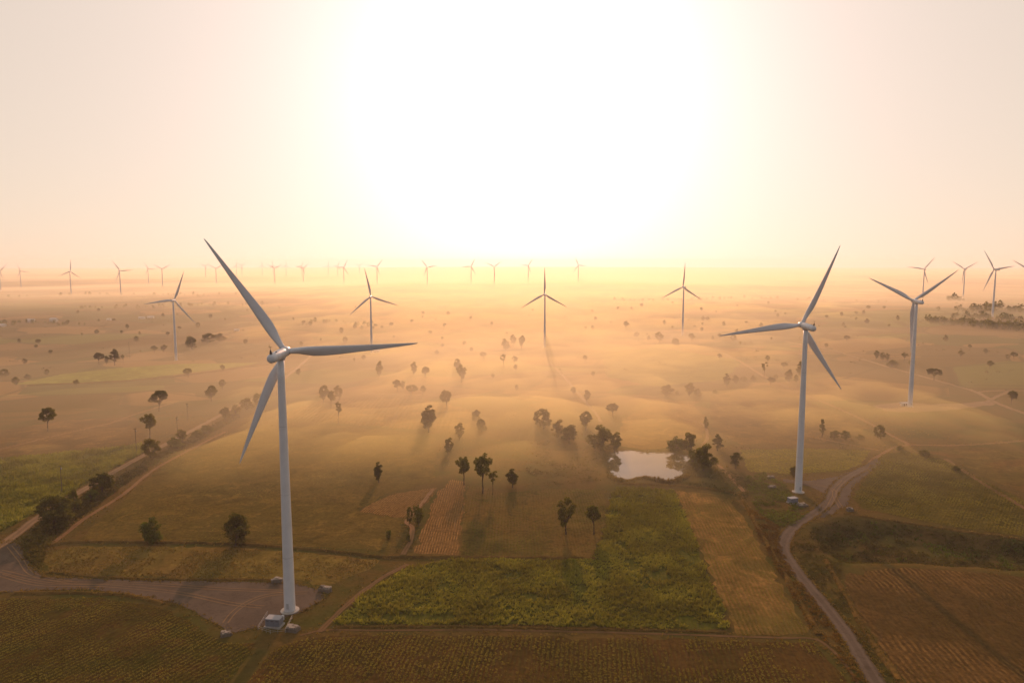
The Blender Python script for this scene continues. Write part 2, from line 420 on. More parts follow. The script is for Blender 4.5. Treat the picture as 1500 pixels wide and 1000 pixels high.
def gravel_mat(name, col, col2):
    col, col2 = (col[0], col[1], col[2] * 0.85), (col2[0], col2[1], col2[2] * 0.85)
    m, n, l = new_mat(name); t = N(n, 'ShaderNodeTexCoord'); v = t.outputs['Object']
    f = noise(n, l, v, 1.4, 6, 0.75); b = noise(n, l, v, 0.07, 5, 0.6); d = noise(n, l, v, 0.22, 4, 0.6, 1.5)
    c = mixc(n, l, maprange(n, l, b, 0.35, 0.65), col, col2)
    c = mixc(n, l, maprange(n, l, d, 0.5, 0.68, 0, 0.55), c, tuple(0.62 * x for x in col2))
    c = mixc(n, l, maprange(n, l, f, 0.4, 0.75, 0, 0.4), c, tuple(1.35 * x for x in col))
    # two worn wheel ruts across the width of a strip (sheets carry no such coordinate)
    at = N(n, 'ShaderNodeAttribute', attribute_name='tone'); cw = N(n, 'ShaderNodeMath', operation='COSINE')
    mm = N(n, 'ShaderNodeMath', operation='MULTIPLY'); l.new(at.outputs['Fac'], mm.inputs[0]); mm.inputs[1].default_value = 4 * math.pi; l.new(mm.outputs[0], cw.inputs[0])
    rut = maprange(n, l, cw.outputs[0], 0.2, -0.9, 0, 0.6); wv = noise(n, l, v, 0.35, 3)
    rm = N(n, 'ShaderNodeMath', operation='MULTIPLY'); l.new(rut, rm.inputs[0]); l.new(wv, rm.inputs[1])
    c = mixc(n, l, rm.outputs[0], c, tuple(1.7 * x for x in col))
    mid = N(n, 'ShaderNodeMath', operation='SUBTRACT'); l.new(at.outputs['Fac'], mid.inputs[0]); mid.inputs[1].default_value = 0.5
    ab = N(n, 'ShaderNodeMath', operation='ABSOLUTE'); l.new(mid.outputs[0], ab.inputs[0])
    ed = maprange(n, l, ab.outputs[0], 0.36, 0.5, 0, 0.7); e2 = N(n, 'ShaderNodeMath', operation='MULTIPLY'); l.new(ed, e2.inputs[0])
    on = N(n, 'ShaderNodeMath', operation='GREATER_THAN'); l.new(at.outputs['Fac'], on.inputs[0]); on.inputs[1].default_value = 0.0005
    l.new(on.outputs[0], e2.inputs[1])
    c = mixc(n, l, e2.outputs[0], c, (0.10, 0.065, 0.024))
    finish(n, l, c, 0.95, f, 0.5, 0.12, 0.03); return m
def ang_of(a, b):
    p, q = PG([a, b]); return math.atan2(q[1] - p[1], q[0] - p[0])

SOIL = (0.075, 0.042, 0.019); RED = (0.185, 0.078, 0.034)
A1 = ang_of((60, 970), (140, 932)); A2 = ang_of((455, 985), (490, 935)); A7 = ang_of((608, 800), (630, 740))
A4 = ang_of((1100, 860), (1040, 745)); A13 = ang_of((1400, 950), (1300, 850)); A3 = ang_of((1040, 850), (985, 730))
A9 = ang_of((10, 775), (215, 662)); A11 = ang_of((1260, 740), (1320, 680))
FLD = {}
def field(key, name, pts, mat, off=0.035, amp=0.6):
    poly = ragged(PG(pts), amp * 1.3, 3.5, len(FLD)); FLD[key] = poly
    return sheet(name, poly, mat, off)
field('bl', 'row_crop_field', [(-90, 884), (60, 876), (150, 874), (232, 889), (282, 912), (326, 941), (376, 941), (352, 975), (330, 1010), (290, 1080), (-90, 1080)],
      field_mat('left row crop soil', SOIL, (0.085, 0.085, 0.022), A1, 1.9, 0.7, 0.5, (0.06, 0.066, 0.016)))
field('bc', 'cassava_field', [(402, 950), (440, 938), (490, 930), (700, 930), (900, 934), (1080, 938), (1190, 940), (1222, 975), (1250, 1012), (1290, 1080), (310, 1080), (372, 985)],
      field_mat('cassava soil', SOIL, (0.085, 0.08, 0.022), A2, 1.6, 0.55, 0.35, (0.12, 0.066, 0.028)))
field('cane', 'sugarcane_field', [(488, 914), (520, 882), (560, 855), (600, 832), (655, 820), (868, 820), (884, 785), (895, 740), (903, 714), (984, 717), (1005, 760), (1025, 812), (1046, 866), (1064, 922), (900, 918), (700, 914)],
      field_mat('cane soil', (0.09, 0.085, 0.022), (0.11, 0.13, 0.024), A3, 1.5, 0.4, 0.4))
field('brown', 'stubble_strip', [(988, 718), (1060, 724), (1088, 755), (1112, 800), (1148, 862), (1184, 926), (1082, 932), (1050, 866), (1028, 808)],
      field_mat('strip soil', (0.235, 0.135, 0.06), (0.13, 0.11, 0.036), A4, 1.7, 0.65, 0.35, (0.10, 0.10, 0.03)))
field('stub', 'dry_grass_plot', [(66, 806), (120, 800), (320, 801), (450, 809), (556, 820), (540, 834), (482, 858), (430, 848), (300, 846), (200, 844), (120, 841), (78, 836), (58, 822)],
      field_mat('straw stubble', (0.16, 0.115, 0.042), (0.125, 0.115, 0.034), 0.2, 1.4, 0.3, 0.5, (0.16, 0.10, 0.045)))
field('big', 'fallow_field', [(116, 789), (245, 676), (318, 645), (360, 628), (480, 622), (600, 634), (640, 652), (634, 706), (566, 722), (524, 748), (595, 760), (570, 806), (450, 800), (320, 791)],
      field_mat('fallow soil', (0.125, 0.085, 0.03), (0.10, 0.082, 0.026), ang_of((150, 770), (400, 772)), 1.8, 0.5, 0.5, (0.10, 0.08, 0.028)))
field('plough', 'ploughed_strip', [(607, 809), (624, 765), (642, 718), (662, 702), (681, 705), (677, 760), (671, 812)],
      field_mat('ploughed soil', (0.12, 0.07, 0.034), (0.36, 0.21, 0.105), A7, 1.3, 0.9, 0.15))
field('fan', 'curved_ploughed_plot', [(526, 749), (545, 736), (568, 726), (600, 719), (640, 714), (628, 735), (612, 752), (596, 758), (560, 756)],
      field_mat('fan soil', (0.12, 0.07, 0.034), (0.32, 0.19, 0.09), ang_of((570, 757), (612, 722)), 1.4, 0.9, 0.2))
field('olive', 'weedy_field', [(684, 708), (740, 722), (800, 716), (880, 716), (893, 745), (880, 790), (866, 815), (674, 813)],
      field_mat('weedy soil', (0.11, 0.078, 0.03), (0.082, 0.082, 0.022), A7, 1.6, 0.35, 0.6, (0.14, 0.09, 0.036)))
field('lgreen', 'tall_crop_field', [(-110, 684), (-40, 676), (60, 668), (140, 659), (205, 651), (222, 656), (200, 668), (160, 690), (120, 712), (60, 748), (0, 780), (-110, 840)],
      field_mat('tall crop soil', (0.11, 0.11, 0.026), (0.14, 0.145, 0.03), A9, 1.6, 0.4, 0.4))
field('lens', 'bright_grass_strip', [(18, 563), (90, 548), (160, 540), (256, 533), (380, 531), (350, 537), (270, 547), (190, 556), (100, 561)],
      field_mat('bright grass', (0.16, 0.18, 0.035), (0.18, 0.20, 0.04), 0.3, 3, 0.3, 0.3))
field('right', 'cassava_slope_field', [(1292, 667), (1322, 661), (1380, 672), (1450, 708), (1560, 760), (1560, 794), (1460, 780), (1400, 772), (1330, 758), (1262, 744), (1250, 726), (1268, 700)],
      field_mat('slope cassava soil', (0.11, 0.085, 0.026), (0.105, 0.10, 0.026), A11, 1.5, 0.4, 0.4))
field('ystrip', 'yellow_crop_strip', [(1082, 659), (1180, 657), (1276, 660), (1262, 680), (1232, 690), (1160, 695), (1098, 690)],
      field_mat('yellow strip soil', (0.17, 0.13, 0.04), (0.15, 0.135, 0.034), 0.05, 2.0, 0.5, 0.3))
field('rplough', 'red_ploughed_field', [(1238, 842), (1290, 834), (1340, 832), (1430, 838), (1580, 850), (1640, 1080), (1390, 1080), (1330, 1004), (1275, 926), (1244, 880)],
      field_mat('red plough soil', (0.085, 0.05, 0.024), (0.23, 0.135, 0.062), A13, 2.2, 0.85, 0.7, (0.085, 0.055, 0.024), 0.5))
field('rfar', 'grazed_slope_field', [(1345, 661), (1430, 655), (1560, 664), (1560, 745), (1450, 702), (1385, 668)],
      field_mat('slope soil', (0.125, 0.085, 0.032), (0.09, 0.088, 0.024), 0.2, 4, 0.3, 0.6, (0.15, 0.082, 0.036)))
field('pinkfar', 'harvested_field', [(905, 652), (912, 614), (945, 596), (1010, 590), (1036, 612), (1028, 640), (990, 654), (940, 658)],
      field_mat('harvested soil', (0.20, 0.12, 0.055), (0.16, 0.10, 0.045), 0.02, 3.0, 0.6, 0.3))
field('mid1', 'green_meadow', [(880, 520), (960, 508), (1090, 528), (1060, 556), (960, 566), (890, 552)],
      field_mat('meadow', (0.12, 0.13, 0.03), (0.10, 0.12, 0.026), 0.1, 6, 0.3, 0.4), amp=1.5)
field('brownr', 'bare_plot', [(1040, 622), (1040, 580), (1120, 562), (1190, 590), (1270, 626), (1240, 650), (1085, 652)],
      field_mat('bare plot soil', (0.15, 0.095, 0.04), (0.12, 0.085, 0.03), 0.1, 3, 0.4, 0.5))
field('lbrown', 'bare_slope', [(-100, 672), (-60, 640), (100, 615), (200, 610), (215, 640), (150, 652), (40, 664)],
      field_mat('bare slope soil', (0.15, 0.09, 0.042), (0.125, 0.082, 0.034), 0.2, 2.5, 0.4, 0.4))
field('striped', 'striped_field', [(400, 612), (470, 585), (600, 580), (690, 600), (690, 630), (600, 628), (500, 620)],
      field_mat('striped soil', (0.17, 0.105, 0.045), (0.12, 0.085, 0.032), ang_of((590, 620), (610, 590)), 4.5, 0.8, 0.3), amp=1.0)

M_GRAVEL = gravel_mat('gravel', (0.105, 0.076, 0.062), (0.08, 0.057, 0.046))
M_TRACK = gravel_mat('dirt track', (0.19, 0.10, 0.046), (0.14, 0.076, 0.036))
M_PALE = gravel_mat('pale track', (0.19, 0.118, 0.07), (0.15, 0.092, 0.053))
M_EDGE = gravel_mat('bare field edge', (0.13, 0.07, 0.032), (0.10, 0.058, 0.026))
M_BUND = field_mat('bund grass', (0.155, 0.09, 0.038), (0.13, 0.10, 0.034), 0, 3, 0.3, 0.5)
YARD = ragged(PG([(-120, 876), (-120, 815), (-30, 815), (12, 790), (30, 800), (42, 826), (62, 845), (130, 847), (200, 850), (330, 852), (420, 853), (468, 863), (476, 876), (440, 897), (397, 914), (345, 926), (302, 906), (266, 886), (215, 874), (130, 863), (60, 864)]), 0.5, 4, 99)
sheet('gravel_yard', YARD, M_GRAVEL, 0.09)
PAD2 = ragged(PG([(1146, 701), (1185, 704), (1225, 698), (1262, 683), (1284, 671), (1292, 677), (1250, 712), (1243, 738), (1208, 758), (1190, 757), (1207, 737), (1207, 722), (1185, 712), (1148, 706)]), 0.4, 4, 98)
sheet('gravel_pad', PAD2, M_GRAVEL, 0.09)
sheet('turbine_pad', ragged(PG([(1278, 594), (1320, 588), (1360, 592), (1420, 590), (1452, 586), (1456, 593), (1400, 600), (1340, 604), (1295, 602)]), 1.0, 5, 97), M_PALE, 0.09)
ROADL, rl = strip('gravel_road', [(-60, 832), (8, 794), (50, 762), (90, 736), (126, 715), (165, 692), (205, 670), (240, 652), (278, 632), (312, 614), (345, 597), (375, 582), (400, 566), (440, 535), (470, 505)], 5.6, M_PALE, 0.12)
ROADR, rr = strip('winding_gravel_road', [(1330, 1075), (1286, 1002), (1262, 962), (1236, 922), (1208, 886), (1178, 850), (1157, 822), (1148, 804), (1151, 787), (1166, 769), (1190, 753), (1213, 735), (1224, 715), (1240, 700), (1265, 686)], 5.9, M_GRAVEL, 0.13)
TRACKS = []
for nm, pts, w, m_ in [
    ('dirt_track', [(70, 800), (100, 778), (126, 758), (180, 724), (222, 690), (266, 665), (302, 646), (330, 632)], 2.6, M_TRACK),
    ('dirt_track', [(1262, 688), (1285, 669), (1310, 655), (1330, 651), (1312, 641), (1290, 629), (1252, 609), (1190, 582), (1125, 554), (1085, 530), (1050, 512)], 3.2, M_TRACK),
    ('dirt_track', [(1180, 638), (1230, 648), (1290, 660)], 2.2, M_TRACK),
    ('dirt_track', [(1330, 651), (1400, 652), (1480, 647), (1560, 640)], 2.6, M_TRACK),
    ('dirt_track', [(1385, 672), (1420, 695), (1470, 726), (1540, 766)], 3.0, M_TRACK),
    ('dirt_track', [(1560, 622), (1500, 605), (1458, 589), (1432, 575), (1400, 565), (1350, 551), (1300, 537), (1250, 522), (1215, 512), (1150, 500)], 5.0, M_PALE),
    ('dirt_track', [(1432, 574), (1470, 572), (1560, 573)], 4.0, M_PALE),
    ('dirt_track', [(1446, 588), (1462, 580), (1478, 573)], 4.0, M_PALE),
    ('dirt_track', [(598, 826), (560, 846), (520, 875), (488, 905), (468, 925)], 2.4, M_EDGE),
    ('dirt_track', [(440, 930), (480, 922), (560, 923), (700, 922), (850, 925), (1000, 929), (1080, 932), (1150, 934), (1200, 938), (1240, 975), (1262, 1010)], 1.1, M_EDGE),
    ('dirt_track', [(805, 530), (830, 556), (852, 582), (872, 604), (880, 618)], 3.0, M_PALE),
    ('dirt_track', [(528, 576), (600, 578), (700, 582)], 2.4, M_PALE),
    ('dirt_track', [(410, 548), (440, 536), (490, 528), (545, 520)], 3.0, M_PALE),
    ('dirt_track', [(0, 658), (90, 636), (160, 620), (200, 606), (260, 588)], 2.4, M_TRACK),
    ('dirt_track', [(1000, 612), (1030, 622), (1036, 640), (1030, 660), (1062, 690), (1090, 720)], 2.6, M_TRACK),
    ('dirt_track', [(590, 812), (602, 790), (604, 772), (596, 762), (618, 738), (634, 716)], 2.6, M_TRACK)]:
    o, ln = strip(nm, pts, w, m_, 0.065 + 0.006 * len(TRACKS), 0.2); TRACKS.append(ln)
for k, pts in enumerate([[(0, 842), (60, 856), (160, 858), (260, 868), (340, 884), (400, 890)], [(0, 836), (80, 852), (200, 854), (320, 862), (420, 866)], [(330, 912), (350, 890), (390, 872), (450, 868)],
                         [(14, 800), (30, 820), (50, 842), (110, 854)], [(1232, 744), (1222, 722), (1236, 704)], [(1204, 752), (1216, 738), (1218, 716), (1160, 704)]]):
    for sg in (-0.95, 0.95):
        ln = smooth_line(PG(pts), 2.0); d = np.gradient(ln, axis=0); d /= np.linalg.norm(d, axis=1)[:, None]
        strip('wheel_track', [tuple(q) for q in (ln + np.column_stack([-d[:, 1], d[:, 0]]) * sg)[::3]], 0.5, M_PALE, 0.15 + 0.008 * k, 0.3, px=False, seed=k)
BUNDS = []
for pts, w, h in [([(64, 800), (120, 794), (320, 796), (400, 800), (500, 809), (562, 816), (640, 816), (760, 817), (872, 818)], 2.2, 0.9),
                  ([(1236, 752), (1300, 762), (1400, 777), (1500, 790), (1570, 798)], 2.0, 0.7),
                  ([(62, 846), (72, 838), (130, 844), (240, 848), (400, 849)], 1.8, 0.5),
                  ([(20, 868), (100, 868), (190, 872), (240, 884)], 2.6, 0.6),
                  ([(900, 708), (960, 710), (1020, 714), (1075, 722)], 3.0, 0.8),
                  ([(1085, 724), (1108, 768), (1135, 815), (1165, 868), (1200, 930)], 2.6, 0.7),
                  ([(1210, 820), (1238, 870), (1270, 928), (1310, 985), (1350, 1040)], 2.6, 0.7),
                  ([(40, 565), (190, 558), (280, 549), (360, 538), (400, 534)], 4.0, 1.6),
                  ([(490, 918), (700, 918), (900, 922), (1062, 926)], 1.2, 0.5)]:
    o, ln = strip('earth_bund', pts, w, M_BUND, 0.03, 0.25, h); BUNDS.append(ln)
# pond
def water_mat():
    m, n, l = new_mat('still pond water'); t = N(n, 'ShaderNodeTexCoord')
    f = noise(n, l, t.outputs['Object'], 0.7, 3)
    b = finish(n, l, (0.05, 0.04, 0.02), 0.03, f, 0.02, 0.05, 0.5); b.inputs['IOR'].default_value = 1.33; return m
pp = np.array(POND); pc_ = pp.mean(0)
tag(obj('pond', mesh_from('pond', [(*(pc_ + (q - pc_) * 1.10), POND_Z) for q in pp], [tuple(range(len(pp)))]), water_mat()), kind='structure')

# ------------------------------------------------------------------ wind turbines
M_WHITE = paint('turbine white paint', (0.62, 0.62, 0.63), 0.10, 0.25, 0.4)
M_DARK = paint('dark equipment', (0.03, 0.03, 0.03), 0.05, 2.0)
M_CONC = paint('weathered concrete', (0.36, 0.33, 0.29), 0.25, 0.8, 0.9, 0.2)
M_SEAM = paint('seam grey', (0.42, 0.42, 0.42), 0.1, 0.5)
def blade_mesh():
    st = [(1.1, 1.05, 1.0, 0.5, 22), (2.5, 1.05, 1.0, 0.5, 22), (5.0, 1.32, 0.72, 0.46, 19), (8.0, 1.75, 0.48, 0.40, 15), (11.0, 1.98, 0.36, 0.35, 11.5),
          (15.0, 1.94, 0.29, 0.32, 8.5), (20.0, 1.74, 0.25, 0.30, 6), (26.0, 1.45, 0.22, 0.29, 4.2), (32.0, 1.16, 0.20, 0.28, 2.8), (38.0, 0.87, 0.18, 0.27, 1.6),
          (44.0, 0.58, 0.17, 0.27, 0.8), (48.0, 0.36, 0.16, 0.27, 0.2), (49.8, 0.20, 0.15, 0.28, 0), (50.5, 0.05, 0.15, 0.30, 0)]
    V, F, n = [], [], 16
    for z, hc, th, le, tw in st:                      # half chord, thickness ratio, leading-edge share, twist
        c = 2 * hc; a = rad(tw + 2); pre = -0.9 * (z / 50.5) ** 2   # tips bend a little forward, upwind
        for i in range(n):
            u = 2 * math.pi * i / n; xx = 0.5 - 0.5 * math.cos(u)
            yt = th * c * (0.5 * math.sin(u)) if th > 0.9 else th * c * 0.5 * math.sin(u) * (1.35 - 0.95 * xx)
            X = (xx - le) * c; Y = yt
            V.append((X * math.cos(a) - Y * math.sin(a), X * math.sin(a) * 0.8 + Y - pre, z))
    k = len(st)
    for j in range(k - 1):
        for i in range(n): F.append((j * n + i, j * n + (i + 1) % n, (j + 1) * n + (i + 1) % n, (j + 1) * n + i))
    F += [tuple(range(n))[::-1], tuple(range((k - 1) * n, k * n))]
    m = mesh_from('blade', V, F, True); return m
BLADE = blade_mesh()
HUB_H, OVER, TILT = 99.5, 4.5, rad(5)
def make_turbine(detail=True):
    t = empty('wind_turbine')
    tw = MB()
    prof = [(2.12, 0.0), (2.10, 0.5)] + [(2.1 + (1.22 - 2.1) * (h / 97.4) ** 1.15, h) for h in np.linspace(2, 97.4, 14)]
    tw.lathe(prof, 32); tower = tw.build('tower', M_WHITE, t, True)
    if detail:
        for h in (21.5, 46.0, 72.0):
            r = 2.1 + (1.22 - 2.1) * (h / 97.4) ** 1.15
            MB().lathe([(r + 0.012, h - 0.07), (r + 0.012, h + 0.07)], 32).build('section_seam', M_SEAM, tower, True)
        d = MB().box((0.0, -2.14, 2.7), (0.9, 0.14, 2.1)); d.build('door', M_SEAM, tower)
    MB().lathe([(3.6, -1.2), (3.5, 0.22), (3.3, 0.3), (2.6, 0.34), (2.2, 0.36)], 32).build('foundation_ring', M_CONC, t, False)
    # nacelle along +Y (upwind, away from the viewer), tilted
    R = Matrix.Rotation(TILT, 4, 'X')
    nb = MB().lathe([(0.55, -8.9), (1.25, -8.75), (1.62, -8.2), (1.78, -7.0), (1.84, -4.0), (1.84, 0.5), (1.80, 2.0), (1.70, 2.6)], 28, 'Y')
    nb.V = [tuple(R @ Vector(v) + Vector((0, 0, HUB_H - OVER * math.sin(TILT)))) for v in nb.V]
    nac = nb.build('nacelle', M_WHITE, t, True)
    off = Vector((0, 0, HUB_H - OVER * math.sin(TILT)))
    yb = MB().lathe([(1.45, 96.9), (1.5, 98.4)], 24); yb.build('yaw_bearing', M_SEAM, t, True)
    if detail:
        fin = MB().box((0, -7.9, 2.45), (0.75, 1.0, 1.5), taper=0.35, skew=(0, -0.25)).tube((0, -8.1, 3.1), (0, -8.1, 4.3), 0.06, n=6).box((0, -8.1, 4.25), (1.3, 0.12, 0.12))
        fin.V = [tuple(R @ Vector(v) + off) for v in fin.V]; fin.build('wind_sensor_mast', M_DARK, nac)
        hatch = MB().box((0.55, -4.6, 1.82), (0.5, 0.7, 0.22)); hatch.V = [tuple(R @ Vector(v) + off) for v in hatch.V]; hatch.build('roof_hatch', M_DARK, nac)
        for y in (-5.8, -2.6, 0.3):
            s = MB().lathe([(1.855, y - 0.05), (1.855, y + 0.05)], 28, 'Y'); s.V = [tuple(R @ Vector(v) + off) for v in s.V]; s.build('panel_seam', M_SEAM, nac, True)
    hb = MB().lathe([(1.62, 2.75), (1.85, 3.1), (1.9, 4.6), (1.75, 5.7), (1.3, 6.7), (0.7, 7.25), (0.1, 7.4)], 28, 'Y')
    hb.V = [tuple(R @ Vector(v) + off) for v in hb.V]
    hb.build('hub', M_WHITE, t, True)
    for k in range(3): obj('blade', BLADE, M_WHITE, t)
    return t
def set_rotor(t, th):
    k = 0
    for c in t.children:
        if c.name.split('.')[0] == 'blade':
            a = th + k * 2 * math.pi / 3; k += 1
            M = Matrix.Rotation(TILT, 4, 'X') @ Matrix.Translation((0, OVER, 0)) @ Matrix.Rotation(a, 4, 'Y')
            c.matrix_local = Matrix.Translation((0, 0, HUB_H - OVER * math.sin(TILT))) @ M
# x, y of the tower foot, yaw (degrees clockwise from +Y), blade angle, label
TURB = [
 (-85.2, 256.5, 5, 86, 'large white wind turbine standing on the gravel yard at left, nearest of all'),
 (170.6, 406.5, -8, 23, 'tall white wind turbine beside the winding gravel road and small cabinet'),
 (375.5, 652.6, -5, 55, 'white wind turbine behind the winding road turbine, by the far right track junction'),
 (-554.3, 1150.2, -3, 22, 'hazy grey wind turbine above the bright green field strip at left'),
 (-248.3, 1234.8, -3, 109, 'hazy wind turbine whose foot shows behind the nearest turbine’s horizontal blade'),
 (61.3, 1312.0, -8, 119, 'brown silhouetted wind turbine in the middle, one blade straight up in orange mist'),
 (353.3, 1449.3, -9, 2, 'silhouetted wind turbine between the middle one and the winding road turbine'),
 (1299.2, 2226.1, 6, 38, 'distant wind turbine partly behind the raised blade of the far right track turbine'),
 (1543.1, 2406.8, 1, 61, 'distant wind turbine with a Y of blades left of the one in the dark wood'),
 (1014.3, 1481.3, -11, 82, 'wind turbine rising out of the dark wood at far right'),
 (1413.0, 1935.0, -4, 58, 'distant wind turbine cut by the right edge of the picture'),
 (-2746, 3943, 6, 96, 'small far wind turbine nearest to the left edge, whole in view'),
 (-1819, 2905.7, -6, 7, 'far wind turbine at left with one blade upright, left of the pair of far ones'),
 (-1566.9, 2820.8, -5, 86, 'far wind turbine at left with one blade level to the right'),
 (-2245.3, 4358.7, 4, 92, 'thin far wind turbine just left of another, above the bright green strip'),
 (-1856.7, 3746.3, -12, 60, 'far wind turbine with a Y of blades above the bright green strip turbine'),
 (-2480.9, 5717.2, 0, 54, 'very faint small wind turbine just left of the nearest turbine’s upper blade tip'),
 (-1743.9, 4160.6, -12, 59, 'far wind turbine with Y of blades touching the nearest turbine’s upper blade'),
 (-2398.5, 6150.7, 6, 1, 'very faint small wind turbine right behind the nearest turbine’s upper blade'),
 (-2420, 6330.0, 0, 56, 'very faint wind turbine just right of the nearest turbine’s upper blade'),
 (-2270, 6420.0, 0, 0, 'very faint wind turbine left of the far pair with overlapping rotors'),
 (-1367.8, 4069.3, -12, 61, 'far wind turbine with Y of blades in front of a fainter upright one'),
 (-2130, 6300.0, -5, 110, 'faint wind turbine directly behind a far one with a Y of blades'),
 (-2030, 6350.0, -5, 3, 'faint wind turbine just right of the far pair with overlapping rotors'),
 (-1289.7, 4361.0, 0, 47, 'far wind turbine with tilted blades overlapping two fainter ones'),
 (-1800, 6050.0, -5, 20, 'faint wind turbine to the right of a far one with tilted blades'),
 (-1690, 6500.0, -5, 5, 'faintest wind turbine left of a close group of two'),
 (-1480, 6000.0, -5, 25, 'faint wind turbine touching the left blade of a nearer far one'),
 (-921.6, 3868.8, -2, 28, 'far wind turbine with one blade level to the left, left of the misty silhouette'),
 (-1480, 6850.0, -5, 55, 'barely visible wind turbine in the white haze between two far ones'),
 (-700.9, 3666.8, -14, 39, 'far wind turbine just above the misty silhouette behind the nearest turbine’s blade'),
 (-417.2, 3476.6, -7, 81, 'pale wind turbine standing alone on the bright haze edge, left of three'),
 (-211.2, 3644.6, -11, 27, 'pale wind turbine in the bright haze with one blade level to the left'),
 (-88.0, 3515.0, -12, 54, 'pale wind turbine in the bright haze with a Y of blades'),
 (92.8, 4030.1, -12, 34, 'palest wind turbine just left above the middle silhouette turbine'),
 (356.9, 3801.4, 10, 95, 'pale wind turbine right above the middle silhouette, nearest to the sun glow'),
 (-2456, 3385.0, 4, 48, 'far wind turbine cut by the left edge, only a blade showing'),
]
turb0 = make_turbine()
turbF = make_turbine(False)
usedF = False; usedN = False
for i, (x, y, yaw, th, lab) in enumerate(TURB):
    if i < 10:
        t = turb0 if not usedN else copy_tree(turb0); usedN = True
    else:
        t = turbF if not usedF else copy_tree(turbF); usedF = True
    t.location = (x, y, zg1(x, y)); t.rotation_euler = (0, 0, -rad(yaw)); set_rotor(t, rad(th))
    tag(t, lab.replace('’', "'"), 'wind turbine', 'wind turbines of the wind farm')

# ------------------------------------------------------------------ crops, scrub and grass (uncountable stuff)
def templ_bush(r, k=7, size=0.5):
    V = []
    for _ in range(k):
        c = r.normal(0, 1, 3); c /= np.linalg.norm(c); c *= r.uniform(0.45, 1) * np.array([0.5, 0.5, 0.38]); c[2] = abs(c[2]) * 1.1 + 0.35
        a = r.normal(0, 1, 3); a[2] *= 0.6; a /= np.linalg.norm(a); b = np.cross(a, r.normal(0, 1, 3)); b /= np.linalg.norm(b)
        s = size * r.uniform(0.6, 1.1)
        V += [c - a * s * .5, c + b * s * .28, c + a * s * .5, c - b * s * .28]
    return np.array(V)
def templ_grass(r, k=8, lean=0.45, w=0.07):
    V = []
    for _ in range(k):
        az = r.uniform(0, 2 * math.pi); d = np.array([math.cos(az), math.sin(az), 0]); s = np.array([-d[1], d[0], 0])
        h = r.uniform(0.6, 1.0); L = lean * r.uniform(0.3, 1.2); o = d * r.uniform(0, 0.18)
        V += [o - s * w, o + s * w, o + d * L * 0.45 + np.array([0, 0, h * 0.72]) + s * w, o + d * L + np.array([0, 0, h * (1.0 if r.random() < .6 else .8)])]
    return np.array(V)
def scatter(name, pts, templs, h, w, mat, seed=0, hvar=0.25, tone=None):
    """one mesh of many small plants at pts (n,2)"""
    r = np.random.default_rng(seed); n = len(pts)
    if n == 0: return None
    T = np.stack(templs); kv = T.shape[1]
    pick = r.integers(0, len(T), n); a = r.uniform(0, 2 * math.pi, n); ca, sa = np.cos(a)[:, None], np.sin(a)[:, None]
    hh = (h * np.clip(r.normal(1, hvar, n), 0.4, 1.8))[:, None]; ww = (w * np.clip(r.normal(1, hvar, n), 0.5, 1.7))[:, None]
    P = T[pick]
    hp = fbm(pts[:, 0] / 11 + seed * 2, pts[:, 1] / 11 + 5, 4)[:, None]; hh = hh * np.clip(0.35 + 1.3 * hp, 0.5, 1.5)
    X = (P[..., 0] * ca - P[..., 1] * sa) * ww + pts[:, :1]; Y = (P[..., 0] * sa + P[..., 1] * ca) * ww + pts[:, 1:2]
    Z = P[..., 2] * hh + zg(pts[:, 0], pts[:, 1])[:, None] - 0.03
    V = np.stack([X, Y, Z], -1).reshape(-1, 3)
    pt = np.clip((fbm(pts[:, 0] / 16 + seed, pts[:, 1] / 16, 4) - 0.5) * 3.4 + 0.5, 0, 1)[:, None]
    tn = np.clip(r.random((n, kv // 4)) * 0.35 + r.random((n, 1)) * 0.25 + pt * 0.55 - 0.08, 0, 1)
    return tag(obj(name, mesh_np(name, V, np.arange(len(V)).reshape(-1, 4), False, np.repeat(tn.ravel(), 4)), mat), kind='stuff')
def rows_in(poly, ang, rs, ps, jit=0.15, keep=1.0, seed=0, nscale=25, inset=0.4):
    r = np.random.default_rng(seed); P = np.array(poly); c, s = math.cos(ang), math.sin(ang)
    u = P[:, 0] * c + P[:, 1] * s; v = -P[:, 0] * s + P[:, 1] * c
    U, W = np.meshgrid(np.arange(u.min(), u.max(), ps), np.round(np.arange(v.min(), v.max(), rs) / rs) * rs)
    U = U.ravel() + r.normal(0, jit * 2, U.size); W = W.ravel() + r.normal(0, jit, W.size)
    X, Y = U * c - W * s, U * s + W * c
    k = poly_sd(poly, X, Y) < -inset
    X, Y = X[k], Y[k]
    d = fbm(X / nscale + seed, Y / nscale, 4); thr = np.quantile(d, 1 - keep) if keep < 1 else -1
    k = d + r.normal(0, 0.05, len(d)) > thr
    return np.column_stack([X[k], Y[k]])
def along(line, width, n, seed=0, bias=0.0):
    r = np.random.default_rng(seed); i = r.uniform(0, len(line) - 1.001, n); j = i.astype(int); f = (i - j)[:, None]
    p = line[j] * (1 - f) + line[j + 1] * f; d = line[j + 1] - line[j]; d /= np.linalg.norm(d, axis=1)[:, None] + 1e-9
    return p + np.column_stack([-d[:, 1], d[:, 0]]) * (r.normal(0, width, n) + bias)[:, None]
def in_poly(poly, n, seed=0, keep=1.0, ns=12):
    r = np.random.default_rng(seed); P = np.array(poly); X = r.uniform(P[:, 0].min(), P[:, 0].max(), n * 4); Y = r.uniform(P[:, 1].min(), P[:, 1].max(), n * 4)
    k = poly_sd(poly, X, Y) < 0; X, Y = X[k], Y[k]
    d = fbm(X / ns, Y / ns + seed, 3)
    if keep < 1: k = d > np.quantile(d, 1 - keep); X, Y = X[k], Y[k]
    return np.column_stack([X, Y])[:n]
_r = np.random.default_rng(11)
